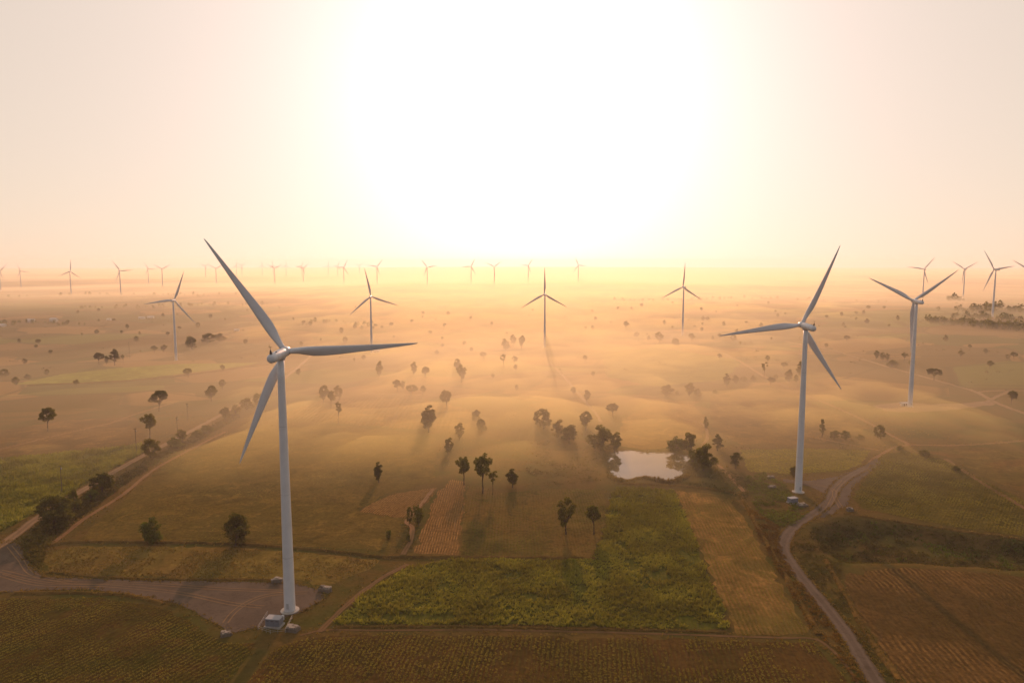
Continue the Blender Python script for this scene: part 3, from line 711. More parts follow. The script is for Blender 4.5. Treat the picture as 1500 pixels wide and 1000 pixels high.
BUSH = [templ_bush(_r) for _ in range(8)]; BUSH2 = [templ_bush(_r, 12, 0.42) for _ in range(8)]
GRASS = [templ_grass(_r) for _ in range(8)]; CANE = [templ_grass(_r, 9, 0.75, 0.09) for _ in range(8)]
L_CASS = leafmat('cassava leaves', (0.025, 0.03, 0.010), (0.25, 0.215, 0.06), 0.45)
L_ROW = leafmat('row crop leaves', (0.03, 0.034, 0.012), (0.25, 0.21, 0.06), 0.45)
L_CANE = leafmat('cane leaves', (0.065, 0.07, 0.014), (0.30, 0.29, 0.06), 0.4)
L_YEL = leafmat('yellow green leaves', (0.09, 0.095, 0.02), (0.31, 0.29, 0.065))
L_DRY = leafmat('dry grass', (0.13, 0.085, 0.03), (0.30, 0.20, 0.075), 0.25)
L_SCRUB = leafmat('scrub leaves', (0.035, 0.034, 0.012), (0.13, 0.10, 0.03))
L_GREEN = leafmat('fresh weeds', (0.05, 0.065, 0.014), (0.15, 0.17, 0.03))
scatter('row_crop', rows_in(FLD['bl'], A1, 1.9, 0.6, 0.08, 0.94, 1, 14), BUSH, 0.85, 1.0, L_ROW, 1)
scatter('cassava_crop', rows_in(FLD['bc'], A2, 1.6, 0.85, 0.12, 0.84, 2, 14), BUSH, 1.05, 1.15, L_CASS, 2)
scatter('sugarcane_crop', rows_in(FLD['cane'], A3, 1.25, 0.9, 0.3, 0.9, 3, 9, -0.4), CANE, 1.35, 1.35, L_CANE, 3)
scatter('strip_crop', rows_in(FLD['brown'], A4, 1.7, 0.9, 0.15, 0.75, 4, 12), BUSH, 0.6, 0.85, L_CASS, 4)
scatter('dry_grass', rows_in(FLD['stub'], 0.3, 1.2, 1.0, 0.4, 0.7, 5, 14), GRASS, 0.6, 1.0, L_DRY, 5)
scatter('tall_crop', rows_in(FLD['lgreen'], A9, 1.5, 1.3, 0.25, 0.96, 6, 18), CANE, 2.2, 2.0, L_YEL, 6)
scatter('slope_cassava', rows_in(FLD['right'], A11, 1.5, 1.2, 0.2, 0.9, 7, 14, -0.4), BUSH, 1.15, 1.25, L_CASS, 7)
scatter('yellow_crop', rows_in(FLD['ystrip'], 0.05, 2.0, 1.4, 0.2, 0.9, 8), BUSH, 0.9, 1.5, L_YEL, 8)
scatter('plough_weeds', rows_in(FLD['rplough'], A13, 1.5, 1.4, 0.15, 0.5, 9, 16), BUSH, 0.5, 0.85, L_SCRUB, 9)
scatter('field_weeds', rows_in(FLD['olive'], A7, 1.6, 1.5, 0.3, 0.5, 10, 14), BUSH, 0.5, 0.9, L_GREEN, 10)
scatter('fallow_weeds', rows_in(FLD['big'], 0.1, 1.8, 2.2, 0.4, 0.45, 12, 30), BUSH, 0.35, 0.8, L_ROW, 12)
# scrub: pit, roadsides, hedge banks, pond edge
scatter('pit_scrub', in_poly(PIT, 2600, 21, 0.75, 10), BUSH2, 1.3, 1.7, L_SCRUB, 21, 0.4)
scatter('pit_weeds', in_poly(PIT, 900, 22, 0.35, 8), GRASS, 1.0, 1.5, L_GREEN, 22, 0.4)
RSIDE = PG([(1166, 792), (1196, 778), (1240, 768), (1240, 820), (1232, 838), (1240, 880), (1272, 930), (1330, 1010), (1310, 1015), (1262, 945), (1222, 890), (1180, 838), (1160, 806)])
scatter('roadside_scrub', in_poly(RSIDE, 1700, 23, 0.75, 7), BUSH2, 0.95, 1.4, L_SCRUB, 23, 0.4)
RS2 = PG([(1092, 742), (1140, 770), (1144, 805), (1160, 835), (1200, 888), (1250, 960), (1270, 1000), (1254, 1002), (1214, 945), (1188, 922), (1150, 855), (1115, 795)])
scatter('roadside_dry_grass', in_poly(RS2, 1900, 24, 0.8, 7), BUSH2, 0.9, 1.3, leafmat('russet scrub', (0.05, 0.034, 0.014), (0.21, 0.115, 0.035)), 24, 0.4)
RS3 = PG([(1090, 700), (1120, 692), (1150, 710), (1165, 735), (1186, 752), (1160, 770), (1140, 772), (1105, 745)])
scatter('weed_bank', in_poly(RS3, 1500, 25, 0.8, 7), BUSH2, 1.1, 1.5, L_GREEN, 25, 0.4)
LH = PG([(30, 800), (52, 772), (100, 742), (160, 708), (230, 668), (300, 632), (345, 606), (352, 612), (300, 642), (240, 672), (205, 696), (160, 728), (110, 764), (78, 792), (66, 812), (60, 835), (42, 822)])
scatter('hedge_scrub', in_poly(LH, 3200, 26, 0.85, 9), BUSH2, 2.0, 2.3, L_SCRUB, 26, 0.45)
scatter('hedge_grass', in_poly(LH, 1200, 27), GRASS, 0.9, 1.4, L_GREEN, 27, 0.4)
pe = np.array([tuple(pc_ + (q - pc_) * 1.12) for q in np.vstack([pp, pp[:1]])])
scatter('pond_reeds', along(smooth_line(pe[8:14], 1.0), 1.3, 650, 28), GRASS, 2.4, 1.4, L_DRY, 28)
scatter('pond_bank_scrub', along(smooth_line(pe, 1.0), 2.4, 700, 29, -4.0), BUSH2, 1.1, 1.7, L_SCRUB, 29, 0.4)
PB = PG([(780, 640), (840, 625), (900, 632), (905, 660), (895, 705), (800, 712), (770, 690)])
scatter('bank_scrub', in_poly(PB, 1500, 30, 0.6, 12), BUSH2, 1.0, 1.9, L_SCRUB, 30, 0.5)
PB2 = PG([(1000, 690), (1040, 665), (1075, 690), (1100, 705), (1095, 735), (1060, 722), (1005, 712)])
scatter('bank_weeds', in_poly(PB2, 1200, 31, 0.7, 10), BUSH2, 1.0, 1.7, L_SCRUB, 31, 0.5)
b_all = np.vstack([along(ln, 0.7, int(len(ln) * 3.2), 40 + i) for i, ln in enumerate(BUNDS)])
scatter('bund_grass', b_all, GRASS, 0.8, 1.1, L_DRY, 32, 0.4)
b2 = np.vstack([along(ln, 0.9, int(len(ln) * 1.2), 60 + i, 0.3) for i, ln in enumerate(BUNDS)])
scatter('bund_scrub', b2, BUSH2, 0.7, 1.0, L_SCRUB, 33, 0.5)
t_all = np.vstack([along(ln, 0.5, int(len(ln) * 1.3), 80 + i, sgn * 2.0) for i, ln in enumerate(TRACKS) for sgn in (-1, 1)] + [along(rr, 0.45, 900, 120, s_ * 3.4) for s_ in (-1, 1)] + [along(rl, 0.5, 700, 121, s_ * 3.3) for s_ in (-1, 1)])
scatter('verge_grass', t_all, GRASS, 0.55, 1.0, L_DRY, 34, 0.4)
ye = np.vstack([np.array(YARD), np.array(YARD[:1])]); p2 = np.vstack([np.array(PAD2), np.array(PAD2[:1])])
scatter('yard_edge_grass', np.vstack([along(ye, 0.9, 1500, 35), along(p2, 0.7, 600, 36)]), GRASS, 0.5, 0.9, L_DRY, 35, 0.4)
# wild grass between the plots
NEARG = PG([(-60, 1050), (-60, 700), (250, 600), (1300, 600), (1560, 700), (1560, 1050)])
wild = in_poly(NEARG, 16000, 37, 0.85, 30)
for pl in list(FLD.values()) + [YARD, PAD2, POND]: wild = wild[poly_sd(pl, wild[:, 0], wild[:, 1]) > 0.2]
for ln in [rl, rr] + TRACKS:
    d = np.min(np.hypot(wild[:, None, 0] - ln[None, ::2, 0], wild[:, None, 1] - ln[None, ::2, 1]), 1); wild = wild[d > 2.6]
half = np.random.default_rng(5).random(len(wild)) < 0.55
scatter('wild_dry_grass', wild[half], GRASS, 0.55, 1.2, L_DRY, 38, 0.4)
scatter('wild_scrub', wild[~half], BUSH2, 0.6, 1.2, L_SCRUB, 39, 0.5)

# low shrubs strung along the field edges of the far plain
PLAIN = PG([(-40, 600), (300, 560), (700, 560), (1250, 560), (1540, 600), (1540, 440), (1100, 432), (400, 432), (-40, 436)])
_pl = in_poly(PLAIN, 26000, 71); _d = np.abs(fbm(_pl[:, 0] / 150 + 2, _pl[:, 1] / 150, 3) - 0.5)
_pl = _pl[_d < 0.012 + 0.02 * (fbm(_pl[:, 0] / 90, _pl[:, 1] / 90 + 3, 2) > 0.62)]
scatter('plain_scrub', _pl, BUSH2, 3.2, 4.2, L_SCRUB, 72, 0.45)

# ------------------------------------------------------------------ trees (unit: 10 m tall, scaled per tree)
M_BARK = paint('bark', (0.085, 0.06, 0.042), 0.3, 1.5, 0.95, 0.1)
L_T1 = leafmat('tree leaves dark', (0.036, 0.042, 0.013), (0.13, 0.12, 0.032), 0.42)
L_T2 = leafmat('tree leaves olive', (0.055, 0.06, 0.016), (0.20, 0.175, 0.042), 0.45)
L_T3 = leafmat('tree leaves light', (0.06, 0.07, 0.016), (0.17, 0.17, 0.035), 0.4)
def crown_mesh(kind, seed, nq=5000):
    r = np.random.default_rng(seed)
    # envelope: centre height, half-height, half-width, number of clumps, clump radius
    z0, hz_, hw, nc, cr, leaf = {'round': (6.6, 3.2, 3.1, 46, 0.85, 0.36), 'oval': (6.0, 3.9, 2.1, 44, 0.75, 0.33), 'umbrella': (6.7, 3.1, 3.0, 52, 0.72, 0.3),
        'thin': (7.4, 2.5, 1.5, 18, 0.62, 0.27), 'bushy': (5.0, 4.9, 3.6, 60, 1.0, 0.42), 'conic': (5.6, 4.4, 2.0, 46, 0.62, 0.3)}[kind]
    C = []
    lob = r.uniform(0.5, 1.3, 9); holes = r.normal(0, 1, (3, 3)); holes /= np.linalg.norm(holes, axis=1)[:, None]
    while len(C) < nc:
        d = r.normal(0, 1, 3); d /= np.linalg.norm(d); q = r.uniform(0.25, 1) ** 0.45
        az = (math.atan2(d[1], d[0]) / (2 * math.pi) + 0.5) * 8; k = lob[int(az)] * (1 - az % 1) + lob[(int(az) + 1) % 8] * (az % 1)
        if q > 0.6 and (holes @ d).max() > 0.86: continue
        p = np.array([d[0] * hw * k, d[1] * hw * k, d[2] * hz_ * r.uniform(0.8, 1.12)]) * q
        if kind == 'conic':
            f = (p[2] + hz_) / (2 * hz_); p[:2] *= 1.25 * (1 - f) + 0.12
        if kind in ('round', 'umbrella') and p[2] < -0.6 * hz_: continue
        C.append((p + np.array([0, 0, z0]), cr * r.uniform(0.55, 1.3)))
    V, T = [], []
    per = nq // nc
    for c, cr_ in C:
        tb = r.random()
        n = int(per * (cr_ / cr) ** 1.3) + 4
        d = r.normal(0, 1, (n, 3)); d /= np.linalg.norm(d, axis=1)[:, None]
        P = c + d * (cr_ * r.uniform(0.35, 1.05, n) ** 0.7)[:, None] * np.array([1.1, 1.1, 0.8])
        a = r.normal(0, 1, (n, 3)); a /= np.linalg.norm(a, axis=1)[:, None]
        b = np.cross(a, r.normal(0, 1, (n, 3))); b /= np.linalg.norm(b, axis=1)[:, None]
        s = (leaf * 0.78 * r.uniform(0.5, 1.15, n))[:, None]
        V.append(np.stack([P - a * s, P + b * s * .6, P + a * s, P - b * s * .6], 1)); T.append(np.repeat(0.5 * tb + 0.5 * r.random(n), 4))
    V = np.concatenate(V).reshape(-1, 3); V[:, 2] = np.maximum(V[:, 2], 0.05)
    return mesh_np('crown', V, np.arange(len(V)).reshape(-1, 4), False, np.concatenate(T)), C
def trunk_mesh(kind, seed, C):
    r = random.Random(seed); mb = MB()
    base = {'round': 4.6, 'oval': 3.6, 'umbrella': 6.0, 'thin': 6.4, 'bushy': 2.6, 'conic': 7.5}[kind]; rt = 0.24 if kind != 'thin' else 0.13
    p = Vector((0, 0, -0.5)); n = 4
    for i in range(n):
        q = Vector((r.uniform(-.18, .18) * (i + 1) * .5, r.uniform(-.18, .18) * (i + 1) * .5, base * (i + 1) / n))
        mb.tube(p, q, rt * (1.25 if i == 0 else 1 - i * 0.15), rt * (1 - (i + 1) * 0.15), 7); p = q
    for c, cr_ in C[:: max(1, len(C) // 9)]:
        k = Vector((0, 0, base * r.uniform(0.55, 1.0))); mid = k.lerp(Vector(c), 0.55) + Vector((0, 0, 0.25))
        mb.tube(k, mid, rt * 0.45, rt * 0.28, 5).tube(mid, c, rt * 0.28, rt * 0.08, 5)
    return mesh_from('trunk', mb.V, mb.F, True)
PROTO = {}
WIDTH = {'round': 7.4, 'oval': 5.2, 'umbrella': 7.8, 'thin': 3.9, 'bushy': 8.6, 'conic': 5.0}
for kind in WIDTH:
    for v in range(6):
        cm, C = crown_mesh(kind, 100 + v * 7 + len(kind), 2000 if kind == 'thin' else 5200)
        cm.materials.append([L_T1, L_T2, L_T3][v % 3])
        tm = trunk_mesh(kind, v, C); tm.materials.append(M_BARK); 
        co = np.empty(len(cm.vertices) * 3, np.float32); cm.vertices.foreach_get('co', co); co = co.reshape(-1, 3)
        wid = 2 * np.quantile(np.hypot(co[:, 0], co[:, 1]), 0.97); PROTO[kind, v] = (cm, tm, wid, np.quantile(co[:, 2], 0.998))
TR = random.Random(42)
TREE_XY = []
def tree(px, py, hpx, wpx, kind, v, label, group=None, name='tree', cat='tree'):
    x, y, z = G(px, py); s = mpp(x, y); h = hpx / s; w = wpx / s
    t = empty(name, (x, y, z - 0.05), TR.uniform(0, 6.28))
    cm, tm, wid, top_ = PROTO[kind, v + 3 * TR.randint(0, 1)]; k = max(w, 0.36 * h) / wid; t.scale = (k * TR.uniform(0.9, 1.1), k * TR.uniform(0.9, 1.1), h / top_)
    t.rotation_euler = (TR.uniform(-.06, .06), TR.uniform(-.06, .06), t.rotation_euler[2])
    obj('trunk', tm, None, t); obj('crown', cm, None, t)
    tag(t, label, cat, group); TREE_XY.append((x, y, h)); return t
NT = [ # px, py of the foot, height and width in photo pixels
 (345, 799, 50, 40, 'bushy', 0, 'dark leafy tree on the earth bund left of the nearest turbine tower'),
 (223, 797, 38, 33, 'bushy', 2, 'pale green spreading tree on the earth bund, left of the dark tree'),
 (80, 774, 50, 52, 'bushy', 0, 'largest dark round tree between gravel road and dirt track at left edge'),
 (110, 748, 36, 19, 'bushy', 1, 'dark narrow tree directly right of the largest roadside tree'),
 (150, 724, 31, 32, 'bushy', 0, 'round dark tree beside the gravel road, second big one from the yard'),
 (133, 734, 18, 18, 'bushy', 2, 'low bush between two round roadside trees at left'),
 (220, 671, 30, 28, 'bushy', 1, 'round bush tree where the gravel road meets the tall crop field corner'),
 (268, 648, 20, 14, 'oval', 1, 'small upright tree in the hedge along the gravel road'),
 (258, 656, 15, 22, 'bushy', 2, 'low wide bush in the hedge along the dirt track'),
 (288, 642, 12, 22, 'bushy', 1, 'low hedge bush halfway up the dirt track'),
 (305, 634, 12, 18, 'bushy', 2, 'low hedge bush at the upper end of the dirt track'),
 (330, 616, 20, 18, 'bushy', 0, 'dark round bush where road and hedge fade into mist'),
 (345, 608, 15, 18, 'bushy', 1, 'hedge bush just right of the dark round misty one'),
 (362, 600, 18, 22, 'bushy', 1, 'misty hedge bush left of the nearest turbine tower'),
 (380, 594, 18, 20, 'bushy', 2, 'faint hedge bush touching the lower blade of the nearest turbine'),
 (220, 642, 37, 26, 'umbrella', 1, 'airy tree above the roadside bush, beside the left road'),
 (233, 602, 30, 24, 'round', 0, 'dark round tree alone above the left road in thin mist'),
 (70, 632, 36, 25, 'umbrella', 1, 'misty pale tree on the bare slope at far left'),
 (310, 588, 24, 15, 'oval', 1, 'faint tree in mist between left road and turbine blade'),
 (555, 707, 31, 16, 'oval', 0, 'small dark upright tree alone in the fallow field'),
 (628, 633, 40, 23, 'oval', 0, 'dark two-tiered tree casting a long misty shadow above the fallow field'),
 (655, 600, 29, 20, 'round', 1, 'misty round tree just above the two-tiered dark tree'),
 (656, 666, 26, 13, 'oval', 1, 'small dim tree between the two-tiered tree and the track'),
 (680, 710, 42, 24, 'umbrella', 1, 'airy tree at the top of the ploughed strip'),
 (707, 722, 58, 28, 'umbrella', 1, 'tallest airy tree right of the ploughed strip top'),
 (722, 724, 36, 15, 'thin', 1, 'thin tree right beside the tallest airy tree'),
 (751, 714, 29, 18, 'oval', 0, 'dark oval tree in the weedy field, left of the pond'),
 (829, 782, 56, 30, 'oval', 1, 'tall bare-stemmed tree beside the sugarcane, left of a pair'),
 (870, 782, 43, 27, 'umbrella', 1, 'bare-stemmed tree beside the sugarcane, right of a pair'),
 (600, 768, 27, 10, 'bushy', 1, 'small narrow bush at the kink of the track by the ploughed strip'),
 (613, 768, 30, 18, 'bushy', 2, 'leafy bush left of the ploughed strip'),
 (569, 789, 14, 10, 'bushy', 2, 'tiny green bush in the fallow field near the bund'),
 (598, 793, 12, 9, 'bushy', 1, 'tiny bush beside the track foot by the ploughed strip'),
 (496, 622, 34, 10, 'thin', 1, 'thin lollipop tree in mist right of the nearest turbine tower'),
 (485, 598, 26, 16, 'umbrella', 1, 'misty tree above the thin lollipop tree, front of three'),
 (474, 590, 26, 16, 'oval', 1, 'misty tree left of three above the thin lollipop tree'),
 (497, 586, 22, 14, 'oval', 1, 'misty tree right of three above the thin lollipop tree'),
 (582, 575, 19, 15, 'round', 0, 'dark round tree, left of a row of three in mist'),
 (591, 571, 14, 8, 'oval', 1, 'small tree tucked right behind the dark round misty one'),
 (602, 580, 17, 17, 'round', 1, 'middle tree of a row of three in mist'),
 (619, 579, 15, 10, 'round', 1, 'right tree of a row of three in mist'),
 (556, 552, 24, 12, 'oval', 1, 'tall faint tree left of the misty group behind the fallow field'),
 (606, 550, 20, 11, 'oval', 1, 'faint oval tree in mist above the row of three'),
 (623, 553, 16, 15, 'round', 1, 'faint round tree in mist above the row of three'),
 (670, 546, 21, 11, 'oval', 1, 'upper of two misty trees left of the middle turbine'),
 (676, 560, 26, 15, 'oval', 1, 'lower of two misty trees left of the middle turbine'),
 (673, 644, 24, 18, 'oval', 1, 'blurred tree in the mist right of the two-tiered tree'),
 (697, 618, 18, 16, 'bushy', 1, 'blurred bush in the brightest mist above the airy trees'),
 (706, 632, 20, 18, 'bushy', 1, 'blurred bush in mist, lower of two above the airy trees'),
 (796, 628, 30, 26, 'bushy', 1, 'misty thicket tree left of the pond, farthest left'),
 (818, 640, 26, 22, 'bushy', 1, 'misty thicket tree second from left before the pond'),
 (834, 650, 28, 24, 'bushy', 0, 'darker thicket tree in the middle left of the pond'),
 (858, 630, 28, 18, 'oval', 1, 'upright tree rising from the thicket left of the pond'),
 (880, 660, 37, 36, 'bushy', 1, 'big thicket tree left above the pond'),
 (900, 663, 30, 20, 'oval', 1, 'tree at the upper left corner of the pond, mirrored in it'),
 (897, 611, 21, 19, 'round', 0, 'lone round tree beyond the pond thicket'),
 (990, 664, 24, 30, 'bushy', 2, 'leafy tree at the upper right bank of the pond'),
 (1012, 666, 34, 20, 'oval', 1, 'taller tree behind the right end of the pond'),
 (1030, 690, 42, 34, 'bushy', 1, 'big bushy tree at the right end of the pond'),
 (1014, 684, 26, 18, 'bushy', 2, 'leaning bushy tree over the right end of the pond'),
 (1034, 630, 20, 9, 'oval', 1, 'small upright tree on the field edge above the pond'),
 (1051, 660, 25, 16, 'conic', 0, 'cone shaped tree right of the pond'),
 (1077, 686, 24, 16, 'oval', 0, 'small dark tree at the left end of the yellow crop strip'),
 (1163, 699, 17, 12, 'bushy', 0, 'small dark bush left of the tower on the yellow strip edge'),
 (1204, 640, 27, 10, 'conic', 1, 'slender tree on the plot edge right of the tower'),
 (1222, 643, 13, 16, 'bushy', 1, 'low bush right of the slender plot edge tree'),
 (1238, 644, 14, 18, 'bushy', 1, 'wider low bush in the hedge right of the tower'),
 (1260, 644, 8, 14, 'bushy', 1, 'lowest bush of the hedge right of the tower'),
 (1289, 643, 21, 16, 'bushy', 1, 'taller bush at the track end of the hedge'),
 (1318, 660, 8, 10, 'bushy', 1, 'tiny bush at the track bend above the slope field'),
 (1355, 668, 9, 16, 'bushy', 1, 'low dark bush on the slope field upper edge'),
 (1400, 690, 8, 14, 'bushy', 1, 'low bush beside the right slope track'),
 (1368, 557, 18, 18, 'round', 0, 'round dark tree by the far right track'),
 (1306, 538, 11, 18, 'bushy', 1, 'low wide tree left of the far right turbine tower'),
 (1283, 528, 15, 8, 'oval', 1, 'left of three small upright trees by the far right track'),
 (1293, 529, 13, 8, 'oval', 1, 'middle of three small upright trees by the far right track'),
 (1300, 529, 12, 7, 'oval', 1, 'right of three small upright trees by the far right track'),
 (1324, 530, 14, 10, 'thin', 1, 'faint thin tree left of the far right tower'),
 (1336, 536, 9, 12, 'bushy', 1, 'faint low tree touching the far right tower'),
 (1481, 592, 20, 16, 'round', 0, 'round dark tree at the right edge beyond the track junction'),
 (1148, 540, 10, 10, 'round', 1, 'small faint tree left of the winding road turbine tower'),
 (1172, 554, 25, 13, 'oval', 1, 'taller faint tree touching the winding road turbine tower'),
 (1156, 559, 18, 13, 'bushy', 0, 'dark small tree left of the winding road turbine tower'),
 (1166, 560, 12, 9, 'bushy', 1, 'bush between two faint trees at the winding road turbine tower'),
 (1136, 556, 8, 10, 'bushy', 1, 'low bush in the row left of the winding road tower'),
 (1120, 556, 26, 10, 'thin', 1, 'tall thin faint tree in the row left of the winding road tower'),
 (1125, 536, 16, 8, 'thin', 1, 'thin faint tree above the meadow tree row'),
 (1064, 567, 20, 12, 'oval', 0, 'tall dark tree, left end of the meadow tree row'),
 (1077, 562, 13, 10, 'oval', 0, 'second dark tree of the meadow tree row'),
 (1090, 559, 7, 12, 'bushy', 1, 'low bush, third in the meadow tree row'),
 (1103, 558, 8, 9, 'bushy', 1, 'low bush, fourth in the meadow tree row'),
 (977, 581, 18, 18, 'bushy', 0, 'dark bushy tree on the near meadow edge, left of a group'),
 (992, 580, 8, 7, 'bushy', 1, 'tiny bush on the near meadow edge'),
 (1010, 580, 19, 16, 'oval', 1, 'taller tree on the near meadow edge'),
 (1021, 580, 11, 12, 'bushy', 0, 'dark bush right of the taller meadow edge tree'),
 (1047, 577, 7, 8, 'bushy', 1, 'tiny lone bush on the meadow edge'),
 (859, 588, 17, 10, 'oval', 0, 'small dark tree at the lower end of the misty straight track'),
 (840, 578, 12, 8, 'oval', 1, 'faint small tree left of the misty straight track'),
 (145, 534, 18, 15, 'round', 0, 'round tree, left of four above the bright green strip'),
 (156, 534, 13, 7, 'oval', 0, 'narrow tree, second of four above the bright green strip'),
 (168, 535, 24, 13, 'conic', 0, 'tall pine-like tree above the bright green strip'),
 (181, 532, 13, 6, 'thin', 1, 'thin tree right of the pine-like tree'),
 (281, 512, 20, 22, 'bushy', 1, 'big misty round tree right of the left hazy turbine'),
 (304, 504, 16, 20, 'bushy', 1, 'misty round tree farther right of the left hazy turbine'),
 (322, 500, 12, 16, 'bushy', 1, 'faintest of three misty trees right of the left hazy turbine'),
 (240, 516, 11, 10, 'oval', 1, 'misty tree just left of the left hazy turbine'),
 (226, 516, 10, 9, 'round', 1, 'smaller misty tree left of the left hazy turbine'),
 (40, 556, 8, 9, 'bushy', 0, 'dark low bush left of the bright green strip'),
 (8, 552, 12, 12, 'bushy', 1, 'dim bush at the left edge beside the green strip'),
 (966, 502, 16, 13, 'oval', 1, 'misty tree left below the right silhouette turbine'),
 (990, 506, 11, 14, 'bushy', 1, 'misty bush below the right silhouette turbine'),
 (1013, 500, 12, 11, 'round', 1, 'misty round tree right of the right silhouette turbine foot'),
 (950, 498, 7, 8, 'bushy', 1, 'small misty bush in the row left of the right silhouette turbine'),
 (932, 494, 8, 9, 'bushy', 1, 'small misty bush at the left of the same far row'),
 (916, 482, 12, 10, 'round', 1, 'lone misty tree left of the right silhouette turbine'),
 (764, 511, 20, 9, 'oval', 1, 'dim tall tree left of the middle turbine, right of a group'),
 (752, 506, 16, 9, 'oval', 1, 'dim tree in the group left of the middle turbine'),
 (741, 514, 18, 12, 'oval', 1, 'dim tree at the left of the group by the middle turbine'),
 (738, 540, 22, 9, 'thin', 1, 'dim slender tree below the group left of the middle turbine'),
]
for a in NT: tree(*a, group='trees')
# far, tiny trees that nothing tells apart
FT = [(57, 505), (28, 502), (36, 534), (100, 474), (167, 472), (145, 472), (505, 502), (577, 496), (500, 488), (520, 482), (530, 482), (550, 480), (560, 482), (574, 479),
 (603, 474), (648, 509), (680, 506), (648, 499), (1028, 486), (895, 474), (868, 483), (1017, 481), (973, 476), (857, 530), (872, 470), (827, 467), (775, 464), (1030, 470), (1036, 470),
 (1093, 475), (1115, 479), (1027, 456), (1210, 511), (1475, 526), (1484, 526), (1254, 461), (1265, 461), (1254, 470), (1272, 454), (1210, 467), (1270, 475), (1295, 454),
 (1235, 478), (1180, 470), (1150, 462), (722, 555), (757, 572), (640, 520), (430, 470), (445, 476), (410, 500), (395, 510), (360, 505), (470, 500), (120, 492), (75, 520), (200, 500), (1340, 480),
 (1315, 470), (1385, 500), (1420, 512), (1450, 540), (1240, 500), (1130, 500), (1075, 500), (1060, 478), (905, 455), (940, 450), (985, 446), (1080, 450), (1125, 446), (690, 470), (720, 478), (620, 462), (560, 455), (330, 470), (290, 480), (260, 462)]
fr = random.Random(8)
while len(FT) < 150:
    b = 452 + 118 * fr.random() ** 1.4; a = fr.uniform(20, 1480)
    if 560 < b and 380 < a < 900: continue
    FT.append((a, b))
for i, (a, b) in enumerate(FT):
    x, y, z = G(a, b); s = mpp(x, y); h = TR.uniform(6.5, 13)
    tree(a, b, h * s, h * s * TR.uniform(0.6, 1.0), TR.choice(['round', 'bushy', 'oval', 'round']), TR.choice([0, 1, 1]),
         'tiny hazy tree dotted about the far misty plain', 'tiny trees of the far plain')
# far-off woods and hedges that read as one mass
def wood(name, pts, n, h0, h1, seed, w=7):
    r = np.random.default_rng(seed); line = smooth_line(PG(pts), 8.0); P = along(line, w, n, seed); V, T = [], []
    for x, y in P:
        h = r.uniform(h0, h1) * r.choice([0.5, 0.8, 1.0, 1.25]); z = zg1(x, y); nq = 60
        d = r.normal(0, 1, (nq, 3)); d /= np.linalg.norm(d, axis=1)[:, None]; d *= r.uniform(0.5, 1, (nq, 1))
        c = np.array([x, y, z + h * 0.55]) + d * np.array([h * .38, h * .38, h * .48])
        a = r.normal(0, 1, (nq, 3)); a /= np.linalg.norm(a, axis=1)[:, None]; b = np.cross(a, r.normal(0, 1, (nq, 3))); b /= np.linalg.norm(b, axis=1)[:, None]
        s = h * 0.12 * r.uniform(.6, 1.2, (nq, 1))
        V.append(np.stack([c - a * s, c + b * s * .7, c + a * s, c - b * s * .7], 1)); T.append(np.repeat(r.random(nq), 4))
    V = np.concatenate(V).reshape(-1, 3)
    tag(obj(name, mesh_np(name, V, np.arange(len(V)).reshape(-1, 4), False, np.concatenate(T)), L_T2), kind='stuff')
wood('dark_wood', [(1405, 468), (1440, 466), (1480, 470), (1540, 474)], 90, 6, 13, 1, 20)
wood('dark_wood', [(1365, 472), (1400, 474), (1440, 479), (1490, 483), (1560, 486)], 170, 8, 14, 2, 12)
wood('dark_wood', [(1405, 458), (1450, 455), (1500, 457), (1560, 460)], 95, 8, 20, 3, 26)
wood('far_wood', [(1385, 442), (1395, 441), (1408, 442)], 16, 10, 22, 4, 9)
wood('far_hedge', [(440, 478), (480, 472), (540, 480)], 30, 6, 12, 5, 14)
wood('far_hedge', [(0, 476), (60, 474), (110, 478)], 30, 6, 12, 6, 14)
wood('far_hedge', [(120, 452), (200, 450), (300, 448), (420, 446)], 60, 5, 12, 7, 30)
wood('far_hedge', [(880, 440), (960, 442), (1060, 438), (1180, 440), (1300, 444)], 80, 5, 12, 8, 30)
wood('far_hedge', [(0, 436), (150, 432), (320, 434)], 40, 6, 13, 9, 40)

